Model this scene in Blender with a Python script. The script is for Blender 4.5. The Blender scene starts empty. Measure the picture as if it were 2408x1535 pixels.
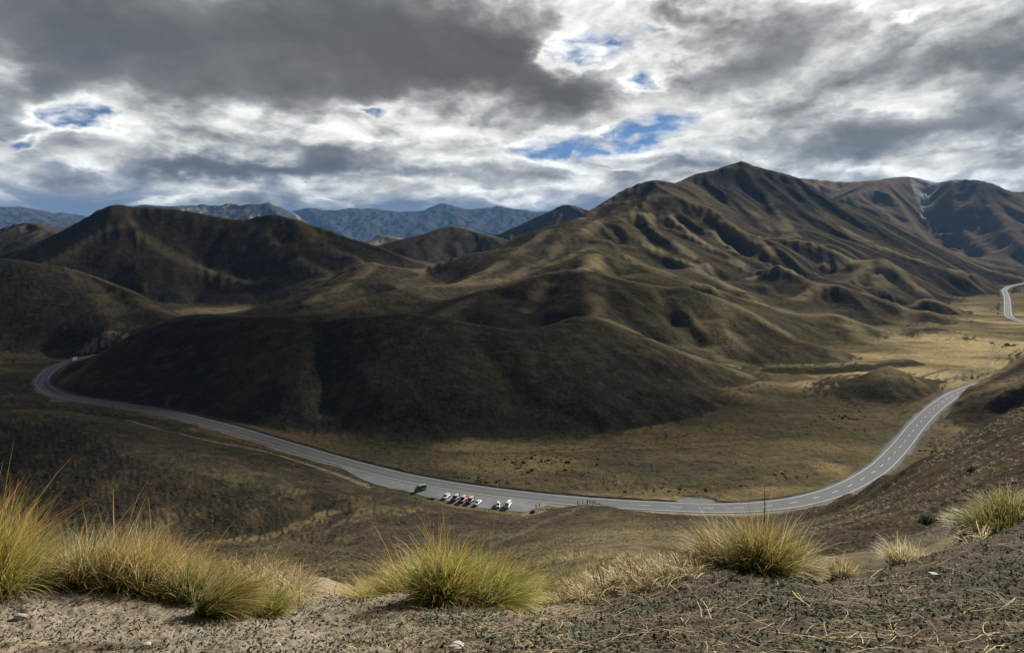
import bpy, bmesh, math, random
import numpy as np
from mathutils import Vector, Matrix, Euler

# ------------------------------------------------------------------ frame of reference
# the valley floor is z = 0, the lookout eye is at (0, 0, 102), looking along +Y
CX, HY, FD, EYE = 1204.0, 573.0, 1434.6, 102.0
HAZE = 3.2e-5
SKY = 0.64
scene = bpy.context.scene
col = scene.collection

# ------------------------------------------------------------------ camera
cd = bpy.data.cameras.new('camera')
cam = bpy.data.objects.new('camera', cd)
col.objects.link(cam)
cam.location = (0, 0, EYE)
cam.rotation_euler = (math.radians(90), 0, 0)
cd.sensor_width = 36.0
cd.lens = 21.447
cd.shift_y = -0.0806
cd.clip_start = 0.1
cd.clip_end = 60000
scene.camera = cam

# ------------------------------------------------------------------ exposure
vs = scene.view_settings
vs.view_transform = 'Standard'
vs.look = 'None'
vs.exposure = 0.80
vs.gamma = 1.0
scene.cycles.use_denoising = True
scene.cycles.max_bounces = 4
scene.cycles.diffuse_bounces = 1
scene.cycles.sample_clamp_indirect = 1.5
scene.cycles.sample_clamp_direct = 6.0
scene.cycles.glossy_bounces = 2
scene.cycles.transmission_bounces = 3
scene.cycles.transparent_max_bounces = 6
scene.cycles.volume_bounces = 0

# ------------------------------------------------------------------ sun (high, ahead and to the right)
SUN_AZ, SUN_EL = math.radians(44), math.radians(27)
SUN_DIR = Vector((math.sin(SUN_AZ) * math.cos(SUN_EL), math.cos(SUN_AZ) * math.cos(SUN_EL), math.sin(SUN_EL)))
sl = bpy.data.lights.new('sun', 'SUN')
sl.energy = 5.0
sl.angle = math.radians(0.6)
sl.color = (1.0, 0.93, 0.80)
so = bpy.data.objects.new('sun', sl)
so.rotation_euler = SUN_DIR.to_track_quat('Z', 'Y').to_euler()
so.location = (400, 400, 3000)
col.objects.link(so)


# ------------------------------------------------------------------ node helper
class NT:
    def __init__(self, tree):
        self.t = tree
        self.n = tree.nodes
        self.l = tree.links

    def node(self, kind, **kw):
        nd = self.n.new(kind)
        for k, v in kw.items():
            setattr(nd, k, v)
        return nd

    def put(self, sock, v):
        if isinstance(v, bpy.types.NodeSocket):
            self.l.new(v, sock)
        elif v is not None:
            if isinstance(v, (tuple, list)) and len(v) == 3 and sock.type == 'RGBA':
                v = (*v, 1)
            sock.default_value = v

    def m(self, op, a, b=None, c=None, clamp=False):
        nd = self.node('ShaderNodeMath', operation=op, use_clamp=clamp)
        for i, v in enumerate((a, b, c)):
            if v is not None:
                self.put(nd.inputs[i], v)
        return nd.outputs[0]

    def vm(self, op, a, b=None, scale=None):
        nd = self.node('ShaderNodeVectorMath', operation=op)
        self.put(nd.inputs[0], a)
        if b is not None:
            self.put(nd.inputs[1], b)
        if scale is not None:
            self.put(nd.inputs['Scale'], scale)
        return nd.outputs['Value'] if op in ('DOT_PRODUCT', 'LENGTH', 'DISTANCE') else nd.outputs[0]

    def noise(self, vec, scale, detail=4, rough=0.5, dist=0.0, out=0, lac=2.0, kind='FBM'):
        nd = self.node('ShaderNodeTexNoise')
        try:
            nd.noise_type = kind
        except Exception:
            pass
        if vec is not None:
            self.l.new(vec, nd.inputs['Vector'])
        self.put(nd.inputs['Scale'], scale)
        nd.inputs['Detail'].default_value = detail
        nd.inputs['Roughness'].default_value = rough
        nd.inputs['Lacunarity'].default_value = lac
        nd.inputs['Distortion'].default_value = dist
        return nd.outputs[out]

    def ss(self, v, a, b, lo=0.0, hi=1.0):
        nd = self.node('ShaderNodeMapRange', interpolation_type='SMOOTHSTEP')
        self.put(nd.inputs[0], v)
        for i, x in enumerate((a, b, lo, hi)):
            self.put(nd.inputs[i + 1], x)
        return nd.outputs[0]

    def lin(self, v, a, b, lo=0.0, hi=1.0):
        nd = self.node('ShaderNodeMapRange')
        self.put(nd.inputs[0], v)
        for i, x in enumerate((a, b, lo, hi)):
            self.put(nd.inputs[i + 1], x)
        return nd.outputs[0]

    def mix(self, f, a, b, blend='MIX'):
        nd = self.node('ShaderNodeMix', data_type='RGBA', blend_type=blend)
        self.put(nd.inputs[0], f)
        self.put(nd.inputs[6], a)
        self.put(nd.inputs[7], b)
        return nd.outputs[2]

    def mixf(self, f, a, b):
        nd = self.node('ShaderNodeMix', data_type='FLOAT')
        self.put(nd.inputs[0], f)
        self.put(nd.inputs[2], a)
        self.put(nd.inputs[3], b)
        return nd.outputs[0]

    def attr(self, name, out='Fac'):
        nd = self.node('ShaderNodeAttribute', attribute_name=name)
        return nd.outputs[out]


def material(name, color=(0.5, 0.5, 0.5), rough=0.9, metal=0.0, spec=0.3):
    mt = bpy.data.materials.new(name)
    mt.use_nodes = True
    b = mt.node_tree.nodes['Principled BSDF']
    b.inputs['Base Color'].default_value = (*color, 1)
    b.inputs['Roughness'].default_value = rough
    b.inputs['Metallic'].default_value = metal
    b.inputs['Specular IOR Level'].default_value = spec
    return mt, NT(mt.node_tree), b


# ------------------------------------------------------------------ world: sky behind broken cloud
world = bpy.data.worlds.new('World')
scene.world = world
world.use_nodes = True
world.cycles.sampling_method = 'MANUAL'
world.cycles.sample_map_resolution = 512


def build_sky():
    w = NT(world.node_tree)
    w.n.clear()
    tc = w.node('ShaderNodeTexCoord')
    sep = w.node('ShaderNodeSeparateXYZ')
    w.l.new(tc.outputs['Generated'], sep.inputs[0])
    dx, dy, dz = sep.outputs
    # azimuth and elevation of a direction, in degrees
    az = w.m('MULTIPLY', w.m('ARCTAN2', dx, dy), 57.2958)
    el = w.m('MULTIPLY', w.m('ARCSINE', dz), 57.2958)
    # cloud deck seen in perspective
    den = w.m('ADD', w.m('MAXIMUM', dz, 0.0), 0.10)
    cx = w.m('DIVIDE', dx, den)
    cy = w.m('DIVIDE', dy, den)
    cmb = w.node('ShaderNodeCombineXYZ')
    w.l.new(cx, cmb.inputs[0])
    w.l.new(cy, cmb.inputs[1])
    P = cmb.outputs[0]
    # view-angle coordinates for the upright faces of the heaps
    cm2 = w.node('ShaderNodeCombineXYZ')
    w.l.new(w.m('MULTIPLY', az, 0.045), cm2.inputs[0])
    w.l.new(w.m('MULTIPLY', el, 0.085), cm2.inputs[1])
    Q = cm2.outputs[0]

    def angles(x, y):
        u, v = (x - CX) / FD, (HY - y) / FD
        return math.degrees(math.atan(u)), math.degrees(math.atan2(v, math.sqrt(1 + u * u)))

    # gently bend the coordinates so that shapes have ragged edges
    wn = w.noise(Q, 1.8, 5, 0.6, out=1)
    ws = w.node('ShaderNodeSeparateXYZ')
    w.l.new(wn, ws.inputs[0])
    azw = w.m('ADD', az, w.m('MULTIPLY', w.m('SUBTRACT', ws.outputs[0], 0.5), 14.0))
    elw = w.m('ADD', el, w.m('MULTIPLY', w.m('SUBTRACT', ws.outputs[1], 0.5), 7.5))

    def blobs(items):
        acc = None
        for (x, y, rx, ry, tilt, amp) in items:
            a0, e0 = angles(x, y)
            c, s = math.cos(math.radians(tilt)), math.sin(math.radians(tilt))
            k = math.cos(math.radians(a0)) ** 2
            rx_, ry_ = rx / FD * 57.3 * k, ry / FD * 57.3 * math.cos(math.radians(a0))
            da = w.m('SUBTRACT', azw, a0)
            de = w.m('SUBTRACT', elw, e0)
            u = w.m('MULTIPLY_ADD', da, c / rx_, w.m('MULTIPLY', de, s / rx_))
            v = w.m('MULTIPLY_ADD', de, c / ry_, w.m('MULTIPLY', da, -s / ry_))
            r = w.m('MULTIPLY_ADD', u, u, w.m('MULTIPLY', v, v))
            g = w.m('MULTIPLY', w.m('POWER', 2.71828, w.m('MULTIPLY', r, -1.0)), amp)
            acc = g if acc is None else w.m('ADD', acc, g)
        return acc

    # where the deck is thick and dark, in the direction it stands
    dark = blobs([
        (150, 40, 420, 100, 0, 0.70), (620, 70, 420, 120, 0, 0.95), (1050, 90, 300, 95, -12, 1.0),
        (1180, 150, 150, 60, 20, 0.5), (640, 205, 210, 60, 0, 0.7), (90, 205, 170, 60, 10, 0.6),
        (250, 170, 150, 60, 0, 0.35), (1010, 190, 120, 55, 0, 0.5),
        (1330, 225, 110, 62, 10, 0.9), (1780, 130, 190, 65, 22, 0.75), (2010, 170, 240, 75, 5, 0.48),
        (2330, 180, 130, 60, 0, 0.6), (2150, 320, 350, 52, 4, 0.85), (1750, 335, 150, 30, 0, 0.35),
        (600, 398, 270, 17, 3, 0.95), (720, 365, 90, 18, -10, 0.6), (360, 400, 100, 18, 0, 0.45),
        (500, 338, 130, 16, 0, 0.3), (1130, 420, 230, 17, 0, 0.55), (1240, 385, 110, 22, 0, 0.35),
        (860, 320, 60, 22, 15, 0.35), (1620, 400, 120, 14, 0, 0.3), (1460, 420, 90, 12, 0, 0.3),
        (2380, 400, 160, 20, 0, 0.5), (1900, 20, 160, 30, 0, 0.15)])
    bright = blobs([
        (350, 215, 110, 50, 0, 0.7), (470, 290, 260, 40, 0, 0.5), (740, 330, 120, 40, 0, 0.7),
        (900, 250, 110, 35, 0, 0.6), (1100, 300, 180, 35, 0, 0.45), (1420, 60, 90, 60, 30, 0.5),
        (1620, 190, 90, 50, 30, 0.5), (20, 160, 40, 60, 0, 0.6), (430, 448, 500, 10, 0, 0.7),
        (930, 440, 200, 12, 0, 0.6), (2100, 255, 120, 12, 14, 0.8), (1750, 290, 120, 30, 10, 0.5),
        (1200, 470, 260, 9, 0, 0.55), (1350, 375, 160, 22, 0, 0.4), (2200, 110, 160, 45, 0, 0.6), (1560, 120, 130, 60, 20, 0.5),
        (1980, 410, 240, 9, 0, 0.5), (130, 350, 160, 40, 0, 0.3)])
    hole = blobs([
        (210, 283, 80, 32, -15, 1.6), (90, 322, 50, 16, 20, 1.1), (270, 288, 45, 8, 5, 0.7),
        (1350, 116, 95, 38, 12, 1.9), (1520, 185, 56, 16, 8, 1.15), (1410, 328, 210, 44, 12, 1.5),
        (1290, 352, 70, 12, 0, 0.8), (1530, 300, 80, 14, 14, 0.8), (866, 252, 44, 13, 0, 1.15), (2150, 42, 60, 10, 10, 0.8),
        (1550, 45, 60, 14, 0, 0.7), (1460, 405, 60, 6, 0, 0.6)])

    # fine structure: rounded heads (fractal cells) over drifting fog (fractal noise)
    warp = w.vm('SCALE', w.vm('SUBTRACT', wn, (0.5, 0.5, 0.5)), scale=0.20)
    Q2 = w.vm('ADD', Q, warp)

    def heads(vec, sc):
        vd = w.node('ShaderNodeTexVoronoi', feature='SMOOTH_F1')
        w.l.new(vec, vd.inputs['Vector'])
        vd.inputs['Scale'].default_value = sc
        vd.inputs['Detail'].default_value = 2.0
        vd.inputs['Roughness'].default_value = 0.55
        vd.inputs['Lacunarity'].default_value = 2.3
        vd.inputs['Smoothness'].default_value = 0.5
        vd.normalize = True
        return vd.outputs['Distance']

    high = w.ss(el, 5.0, 15.0)
    big = w.noise(Q2, 1.1, 4, 0.5, 0.2)
    mid = w.mixf(high, w.noise(w.vm('MULTIPLY', Q2, (0.8, 1.5, 1.0)), 3.2, 7, 0.52, 0.3), w.noise(Q2, 1.9, 7, 0.52, 0.3))
    fog = w.noise(w.vm('ADD', Q2, (3.7, 1.2, 0)), 9.0, 6, 0.55, 0.2)
    D2 = w.vm('ADD', Q2, w.vm('SCALE', w.vm('SUBTRACT', w.noise(Q2, 7.0, 4, 0.6, out=1), (0.5, 0.5, 0.5)), scale=0.10))
    h1 = heads(D2, 6.5)
    QL = w.vm('ADD', Q2, (0.030, 0.060, 0.0))
    mid2 = w.mixf(high, w.noise(w.vm('MULTIPLY', QL, (0.8, 1.5, 1.0)), 3.2, 7, 0.52, 0.3), w.noise(QL, 1.9, 7, 0.52, 0.3))
    lit = w.m('SUBTRACT', mid, mid2)                     # heads catch light on their upper right
    soften = w.ss(dark, 0.25, 0.9, 1.0, 0.28)
    # optical depth of the cloud in this direction
    dep = w.m('ADD', 0.33, w.m('MULTIPLY', dark, 0.62))
    dep = w.m('ADD', dep, w.m('MULTIPLY', w.m('SUBTRACT', big, 0.5), 0.75))
    dep = w.m('ADD', dep, w.m('MULTIPLY', w.m('SUBTRACT', mid, 0.5), w.m('MULTIPLY', soften, 2.1)))
    dep = w.m('ADD', dep, w.m('MULTIPLY', w.m('SUBTRACT', fog, 0.5), w.m('MULTIPLY', soften, 0.75)))
    dep = w.m('SUBTRACT', dep, w.m('MULTIPLY', w.m('SUBTRACT', h1, 0.30), w.m('MULTIPLY', soften, 0.70)))
    dep = w.m('SUBTRACT', dep, w.m('MULTIPLY', bright, 0.26))
    dep = w.m('MAXIMUM', dep, 0.10)
    dep = w.m('SUBTRACT', dep, w.m('MULTIPLY', w.m('MINIMUM', hole, 1.0), w.m('ADD', 0.60, w.m('ADD', w.m('MULTIPLY', w.m('SUBTRACT', mid, 0.5), 2.2), w.m('MULTIPLY', w.m('SUBTRACT', fog, 0.5), 2.2)))))
    ramp = w.node('ShaderNodeValToRGB')
    w.l.new(w.m('MAXIMUM', dep, 0.0), ramp.inputs[0])
    cr = ramp.color_ramp
    cr.elements[0].position = 0.0
    cr.elements[0].color = (0.74, 0.76, 0.77, 1)
    cr.elements[1].position = 1.0
    cr.elements[1].color = (0.115, 0.117, 0.115, 1)
    for p, c in ((0.12, (0.92, 0.92, 0.88)), (0.28, (0.77, 0.775, 0.75)), (0.43, (0.49, 0.50, 0.49)), (0.61, (0.29, 0.295, 0.295)), (0.78, (0.175, 0.177, 0.174))):
        e = cr.elements.new(p)
        e.color = (*c, 1)
    cloud = ramp.outputs[0]
    shade = w.m('ADD', 1.0, w.m('MULTIPLY', lit, w.m('MULTIPLY', soften, 3.6)))
    shade = w.m('MINIMUM', w.m('MAXIMUM', shade, 0.60), 1.35)
    shc = w.node('ShaderNodeCombineColor')
    for i in range(3):
        w.l.new(shade, shc.inputs[i])
    cloud = w.mix(1.0, cloud, shc.outputs[0], 'MULTIPLY')
    # the low dark bands are slate blue
    cloud = w.mix(w.m('MULTIPLY', w.ss(dep, 0.35, 0.75), w.m('SUBTRACT', 1.0, w.ss(el, 6, 11))), cloud,
                  w.mix(1.0, cloud, (0.90, 0.97, 1.08), 'MULTIPLY'))
    low = w.m('SUBTRACT', 1.0, w.ss(w.m('ADD', el, w.m('MULTIPLY', w.m('SUBTRACT', mid, 0.5), 8.0)), 2.6, 5.2))
    slate = w.mix(w.noise(w.vm('MULTIPLY', Q, (1.0, 3.0, 1.0)), 1.6, 3, 0.55), (0.095, 0.135, 0.20), (0.21, 0.26, 0.33))
    puff = w.ss(w.m('SUBTRACT', mid, w.m('MULTIPLY', h1, 0.3)), 0.40, 0.45)
    puff = w.m('MULTIPLY', puff, w.ss(el, 2.9, 3.6))
    leftside = w.ss(az, 6.0, 20.0, 1.0, 0.35)
    cloud = w.mix(w.m('MULTIPLY', w.m('MULTIPLY', low, leftside), w.m('SUBTRACT', 1.0, puff)), cloud, slate)
    # blue sky in the gaps
    sky = w.node('ShaderNodeTexSky', sky_type='NISHITA', sun_disc=False)
    sky.sun_elevation = SUN_EL
    sky.sun_rotation = SUN_AZ
    sky.altitude = 900
    bluesky = w.mix(1.0, sky.outputs[0], (0.015, 0.031, 0.056), 'MULTIPLY')
    gap = w.m('MULTIPLY', w.ss(w.m('MULTIPLY', dep, -1.0), -0.08, 0.42), w.ss(fog, 0.30, 0.50, 1.0, 0.92))
    out = w.mix(gap, cloud, bluesky)
    over = w.ss(el, 21, 32)
    ovc = w.node('ShaderNodeCombineColor')
    ovk = w.m('MULTIPLY', w.mixf(over, 1.0, 0.20), w.ss(w.m('ABSOLUTE', az), 52.0, 95.0, 1.0, 0.24))  # unseen sky overhead and to the back dimmed to deepen shade
    for i in range(3):
        w.l.new(ovk, ovc.inputs[i])
    out = w.mix(1.0, out, ovc.outputs[0], 'MULTIPLY')
    bg = w.node('ShaderNodeBackground')
    w.l.new(out, bg.inputs[0])
    bg.inputs[1].default_value = SKY
    wo = w.node('ShaderNodeOutputWorld')
    w.l.new(bg.outputs[0], wo.inputs[0])


build_sky()


# ================================================================== terrain
# every hill is given by its crest lines and foot lines: (x, y, Y) = direction in the survey
# picture (x, y) and the distance Y in metres; heights follow from them
def zof(y, Y):
    return EYE - (y - HY) / FD * Y


def yof(z, Y):
    return HY + (EYE - z) / Y * FD


def on_floor(x, y, z=0.0):
    Y = (EYE - z) * FD / (y - HY)
    return ((x - CX) / FD * Y, Y, z)


CREST = dict(
    # front hill above the road
    a=[(133, 898, 446), (160, 882, 470), (200, 852, 492), (250, 820, 505), (300, 789, 510), (340, 768, 508), (380, 752, 502),
       (420, 743, 496), (460, 738, 490), (510, 738, 486), (560, 740, 482), (600, 741, 480), (640, 742, 478), (700, 747, 482),
       (735, 739, 482), (765, 742, 482), (800, 751, 478), (870, 742, 468), (915, 737, 466), (960, 737, 465), (1010, 739, 465),
       (1060, 748, 466), (1130, 765, 468), (1200, 775, 474), (1260, 772, 484), (1300, 760, 498), (1335, 747, 512), (1390, 744, 522),
       (1430, 753, 516), (1470, 768, 508), (1520, 790, 494), (1570, 810, 482), (1620, 828, 472), (1680, 851, 464), (1740, 874, 459),
       (1790, 893, 456)],
    a2=[(1388, 747, 522), (1396, 722, 560), (1402, 692, 620), (1397, 660, 672), (1390, 636, 704)],
    b=[(1041, 742, 560), (1068, 727, 590), (1101, 703, 622), (1151, 680, 652), (1201, 663, 674), (1268, 642, 692), (1335, 632, 702),
       (1400, 636, 706), (1435, 647, 702), (1501, 663, 694), (1560, 672, 690), (1620, 674, 692), (1677, 692, 668), (1703, 708, 645),
       (1737, 721, 628), (1770, 737, 612), (1804, 754, 598), (1837, 772, 584), (1870, 791, 570), (1921, 810, 554), (1971, 834, 540)],
    b2=[(1560, 674, 686), (1580, 700, 650), (1610, 735, 612), (1640, 772, 575), (1662, 805, 546), (1690, 835, 520), (1740, 858, 500)],
    b3=[(1290, 660, 680), (1260, 700, 630), (1240, 735, 590)],
    b4=[(1703, 708, 645), (1690, 742, 600), (1700, 780, 560), (1730, 815, 528)],
    c=[(700, 745, 590), (740, 732, 604), (801, 713, 640), (851, 698, 672), (893, 688, 698), (935, 681, 722), (988, 672, 750),
       (1068, 667, 772), (1135, 664, 795), (1201, 653, 824), (1235, 640, 855), (1301, 617, 905), (1351, 597, 955), (1388, 580, 1005),
       (1435, 563, 1055)],
    cs=[(560, 733, 830), (600, 720, 865), (650, 706, 900), (700, 688, 930), (740, 670, 958), (801, 647, 995), (835, 623, 1025),
        (878, 615, 1035), (901, 622, 1030), (941, 630, 1020), (991, 632, 1008), (1028, 617, 1025), (1065, 607, 1040), (1101, 598, 1055),
        (1155, 593, 1085), (1185, 570, 1125), (1221, 552, 1155), (1268, 540, 1195), (1318, 522, 1235), (1361, 512, 1262)],
    cs2=[(878, 615, 1035), (850, 645, 960), (815, 668, 905), (770, 690, 850), (715, 712, 800)],
    cs3=[(991, 632, 1008), (960, 655, 930), (930, 672, 850)],
    d1=[(1080, 662, 785), (1118, 647, 832), (1168, 623, 905), (1218, 593, 985), (1268, 557, 1085), (1301, 530, 1185)],
    d2=[(1205, 650, 830), (1235, 636, 875), (1285, 603, 955), (1318, 573, 1035), (1365, 543, 1120), (1400, 520, 1205)],
    # big mountain, sky line
    m=[(1361, 512, 1300), (1385, 497, 1350), (1411, 480, 1405), (1440, 461, 1460), (1468, 443, 1510), (1490, 433, 1545), (1505, 428, 1565),
       (1531, 425, 1600), (1555, 429, 1625), (1578, 433, 1645), (1601, 425, 1685), (1625, 415, 1720), (1650, 403, 1765), (1670, 407, 1785),
       (1690, 400, 1810), (1707, 390, 1835), (1725, 387, 1860), (1743, 377, 1885), (1760, 382, 1890), (1777, 390, 1890), (1797, 393, 1885),
       (1820, 400, 1880), (1840, 403, 1872), (1857, 411, 1866), (1880, 418, 1850), (1904, 434, 1838), (1937, 455, 1820)],
    mb=[(1937, 455, 1820), (1970, 470, 1815), (2003, 482, 1810), (2060, 507, 1800), (2110, 532, 1780), (2170, 562, 1740),
        (2240, 596, 1700), (2320, 630, 1660), (2400, 648, 1620)],
    ma=[(1857, 411, 1866), (1876, 440, 1790), (1904, 480, 1705), (1937, 505, 1640), (1971, 528, 1580), (2021, 558, 1510),
        (2071, 578, 1460), (2140, 602, 1400), (2220, 626, 1350), (2290, 642, 1310)],
    mc=[(1668, 408, 1785), (1690, 425, 1745), (1718, 447, 1690), (1740, 467, 1640), (1759, 487, 1595), (1786, 516, 1530), (1810, 540, 1450)],
    md=[(1743, 377, 1885), (1755, 410, 1800), (1790, 450, 1720), (1830, 500, 1600), (1850, 545, 1450), (1875, 575, 1320)],
    # shoulders and spurs
    s0=[(1400, 520, 1230), (1417, 517, 1245), (1450, 515, 1262), (1472, 504, 1285), (1494, 485, 1330), (1526, 466, 1380), (1559, 455, 1425)],
    s0b=[(1450, 515, 1262), (1494, 501, 1275), (1513, 497, 1290), (1548, 502, 1310), (1581, 493, 1345), (1608, 474, 1385)],
    s1=[(1559, 455, 1425), (1595, 463, 1405), (1622, 474, 1380), (1641, 482, 1362), (1663, 494, 1335), (1684, 507, 1315),
        (1704, 520, 1295), (1725, 533, 1275), (1745, 545, 1256), (1767, 558, 1235), (1790, 572, 1200), (1812, 590, 1150)],
    s1b=[(1788, 556, 1290), (1820, 558, 1290), (1854, 561, 1280), (1904, 566, 1275), (1930, 573, 1262), (1954, 585, 1245), (1980, 598, 1225), (2004, 612, 1205)],
    s2=[(1565, 500, 1325), (1581, 509, 1285), (1622, 547, 1215), (1663, 572, 1165), (1712, 596, 1110), (1745, 622, 1060)],
    s2b=[(1608, 474, 1385), (1640, 515, 1310), (1677, 549, 1240), (1712, 578, 1180), (1745, 600, 1130)],
    s3=[(1450, 515, 1262), (1460, 520, 1230), (1480, 544, 1170), (1499, 564, 1125), (1540, 583, 1082), (1581, 599, 1042), (1622, 618, 1000),
        (1663, 643, 945), (1718, 671, 885), (1786, 709, 810), (1830, 726, 775)],
    s3b=[(1513, 497, 1290), (1530, 530, 1200), (1570, 560, 1130), (1612, 590, 1075), (1660, 620, 1010)],
    s4=[(1400, 575, 1030), (1444, 588, 1000), (1472, 599, 980), (1499, 613, 952), (1540, 632, 905), (1581, 648, 862), (1622, 664, 815), (1672, 676, 765)],
    s5=[(1388, 580, 1005), (1400, 600, 930), (1395, 622, 840), (1360, 634, 770)],
    # lower knolls beside the valley
    k1=[(1770, 654, 985), (1787, 640, 985), (1804, 627, 985), (1830, 620, 985), (1854, 627, 978), (1875, 640, 965), (1897, 654, 950), (1920, 663, 925), (1937, 668, 905)],
    k2=[(1880, 700, 850), (1904, 684, 868), (1937, 669, 885), (1965, 668, 888), (1988, 671, 888), (2038, 688, 872), (2088, 704, 855), (2131, 722, 835)],
    k3=[(1937, 618, 1185), (2004, 615, 1190), (2044, 611, 1195), (2066, 607, 1197), (2081, 605, 1198), (2105, 624, 1180), (2138, 657, 1140), (2171, 682, 1110)],
    k3b=[(2044, 611, 1195), (2030, 630, 1150), (2010, 652, 1100)],
    k3c=[(2081, 605, 1198), (2075, 640, 1130), (2060, 668, 1080)],
    k4=[(2125, 719, 915), (2151, 704, 925), (2181, 701, 925), (2222, 709, 915), (2240, 716, 905)],
    k5=[(2118, 748, 800), (2155, 731, 812), (2188, 729, 812), (2222, 741, 800), (2262, 760, 780)],
    k6=[(2105, 782, 690), (2138, 768, 700), (2188, 765, 700), (2222, 778, 688), (2282, 809, 618)],
    k7=[(1820, 722, 770), (1870, 739, 745), (1921, 741, 742), (1964, 738, 742), (2004, 751, 728), (2054, 766, 706), (2105, 789, 672)],
    k8=[(2004, 751, 728), (2010, 775, 680), (2040, 800, 640)],
    k9=[(2021, 884, 452), (2054, 869, 446), (2088, 858, 440), (2118, 868, 436), (2145, 887, 428), (2171, 924, 410)],
    k9b=[(2088, 858, 440), (2085, 880, 425), (2090, 905, 408)],
    # hill on the left behind the flat
    dd=[(-60, 640, 1150), (10, 607, 1250), (60, 585, 1285), (100, 566, 1310), (140, 545, 1335), (170, 528, 1360), (200, 511, 1385),
        (220, 498, 1395), (240, 488, 1405), (255, 482, 1410), (270, 480, 1412), (290, 482, 1418), (310, 486, 1425), (350, 488, 1435),
        (400, 491, 1442), (440, 496, 1448), (480, 503, 1452), (520, 510, 1450), (560, 518, 1446), (580, 514, 1445), (600, 509, 1445),
        (620, 506, 1442), (640, 505, 1440), (670, 508, 1432), (700, 516, 1422), (760, 535, 1400), (830, 560, 1370), (900, 581, 1340),
        (960, 605, 1300), (1005, 624, 1240)],
    d3=[(285, 484, 1415), (293, 508, 1370), (305, 525, 1335), (320, 540, 1305), (337, 557, 1285), (365, 577, 1265), (400, 597, 1240), (467, 627, 1200), (533, 653, 1165), (583, 684, 1120)],
    d4=[(305, 525, 1335), (270, 530, 1315), (233, 545, 1290), (200, 567, 1245), (167, 588, 1200), (100, 623, 1130)],
    d5=[(600, 510, 1445), (615, 545, 1350), (633, 570, 1300), (683, 603, 1225), (743, 634, 1150), (780, 655, 1100)],
    d6=[(700, 516, 1422), (740, 560, 1320), (790, 590, 1250), (850, 615, 1180)],
    # left front
    e=[(-60, 606, 800), (0, 608, 805), (50, 612, 812), (100, 620, 818), (140, 626, 814), (180, 632, 806), (210, 642, 796), (230, 650, 785),
       (265, 665, 765), (300, 680, 742), (330, 697, 718), (360, 715, 692), (390, 730, 665), (420, 745, 640), (455, 762, 605)],
    e2=[(180, 632, 806), (235, 690, 730), (270, 730, 670), (310, 765, 620)],
    f=[(-60, 560, 1950), (0, 541, 2000), (20, 528, 2050), (50, 524, 2080), (80, 525, 2100), (130, 533, 2100), (160, 546, 2000), (190, 560, 1900)],
    g=[(955, 594, 1700), (975, 580, 1780), (1001, 563, 1850), (1018, 551, 1900), (1035, 540, 1950), (1047, 533, 1980), (1058, 530, 2000), (1078, 532, 2000),
       (1105, 539, 1980), (1135, 547, 1950), (1178, 558, 1900), (1220, 575, 1850)],
    g2=[(1058, 530, 2000), (1035, 560, 1880), (1005, 590, 1760)],
    h=[(1150, 570, 2650), (1178, 558, 2700), (1200, 549, 2730), (1218, 540, 2750), (1251, 520, 2800), (1280, 503, 2840), (1301, 493, 2860), (1315, 484, 2890),
       (1328, 480, 2900), (1348, 481, 2900), (1365, 488, 2880), (1385, 493, 2850), (1440, 515, 2800)],
    # ranges on the right
    n=[(1860, 420, 3650), (1874, 418, 3620), (1900, 419, 3600), (1937, 422, 3580), (1970, 426, 3550), (2004, 428, 3520), (2040, 427, 3520), (2071, 425, 3520),
       (2100, 419, 3500), (2121, 417, 3500), (2145, 415, 3480), (2165, 417, 3440), (2185, 425, 3380), (2205, 430, 3320), (2220, 426, 3200), (2238, 423, 3050), (2270, 421, 2960),
       (2299, 422, 2900), (2320, 426, 2860), (2339, 433, 2800), (2360, 444, 2750), (2382, 458, 2700), (2408, 473, 2650), (2460, 503, 2560)],
    n2=[(1980, 466, 2620), (2000, 457, 2680), (2027, 450, 2760), (2050, 443, 2850), (2071, 437, 2930), (2090, 430, 3050), (2121, 418, 3400)],
    n3=[(2071, 437, 2930), (2105, 458, 2780), (2125, 488, 2600), (2145, 520, 2450), (2180, 560, 2280), (2250, 594, 2120), (2330, 622, 2000)],
    n4=[(2238, 423, 3050), (2238, 450, 2900), (2238, 480, 2760), (2250, 520, 2580), (2280, 562, 2380), (2330, 598, 2200), (2380, 622, 2050)],
    n5=[(2299, 422, 2900), (2325, 470, 2660), (2360, 530, 2380), (2410, 585, 2150)],
    # far ranges
    r1=[(200, 523, 6600), (250, 510, 6700), (300, 487, 7000), (320, 483, 7000), (340, 480, 7000), (360, 482, 7000), (383, 487, 7000), (410, 487, 7000), (433, 485, 7000),
        (458, 482, 7000), (483, 477, 7000), (508, 477, 6900), (533, 472, 6900), (550, 473, 7000), (567, 478, 7000), (583, 484, 7000), (600, 490, 6900), (615, 480, 6800),
        (633, 470, 6800), (650, 475, 6800), (667, 483, 6800), (685, 492, 6800), (700, 501, 6800), (720, 518, 6700), (760, 545, 6500)],
    r1b=[(533, 472, 6900), (500, 490, 6500), (450, 505, 6200)],
    r1c=[(633, 470, 6800), (650, 500, 6300), (690, 525, 6000)],
    r2=[(690, 494, 11000), (704, 490, 11000), (717, 487, 11000), (735, 488, 11000), (750, 490, 11000), (770, 494, 11000), (787, 498, 11000), (801, 488, 11000), (815, 485, 11000),
        (832, 488, 11000), (848, 493, 11000), (862, 490, 11000), (875, 487, 11000), (893, 491, 11000), (911, 497, 11000), (941, 501, 11000), (960, 502, 11000), (975, 500, 11000), (988, 491, 11000),
        (1001, 486, 11000), (1018, 480, 11000), (1038, 474, 11000), (1055, 480, 11000), (1068, 483, 11000), (1090, 485, 11000), (1115, 493, 11000), (1140, 488, 11000), (1165, 482, 11000),
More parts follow.
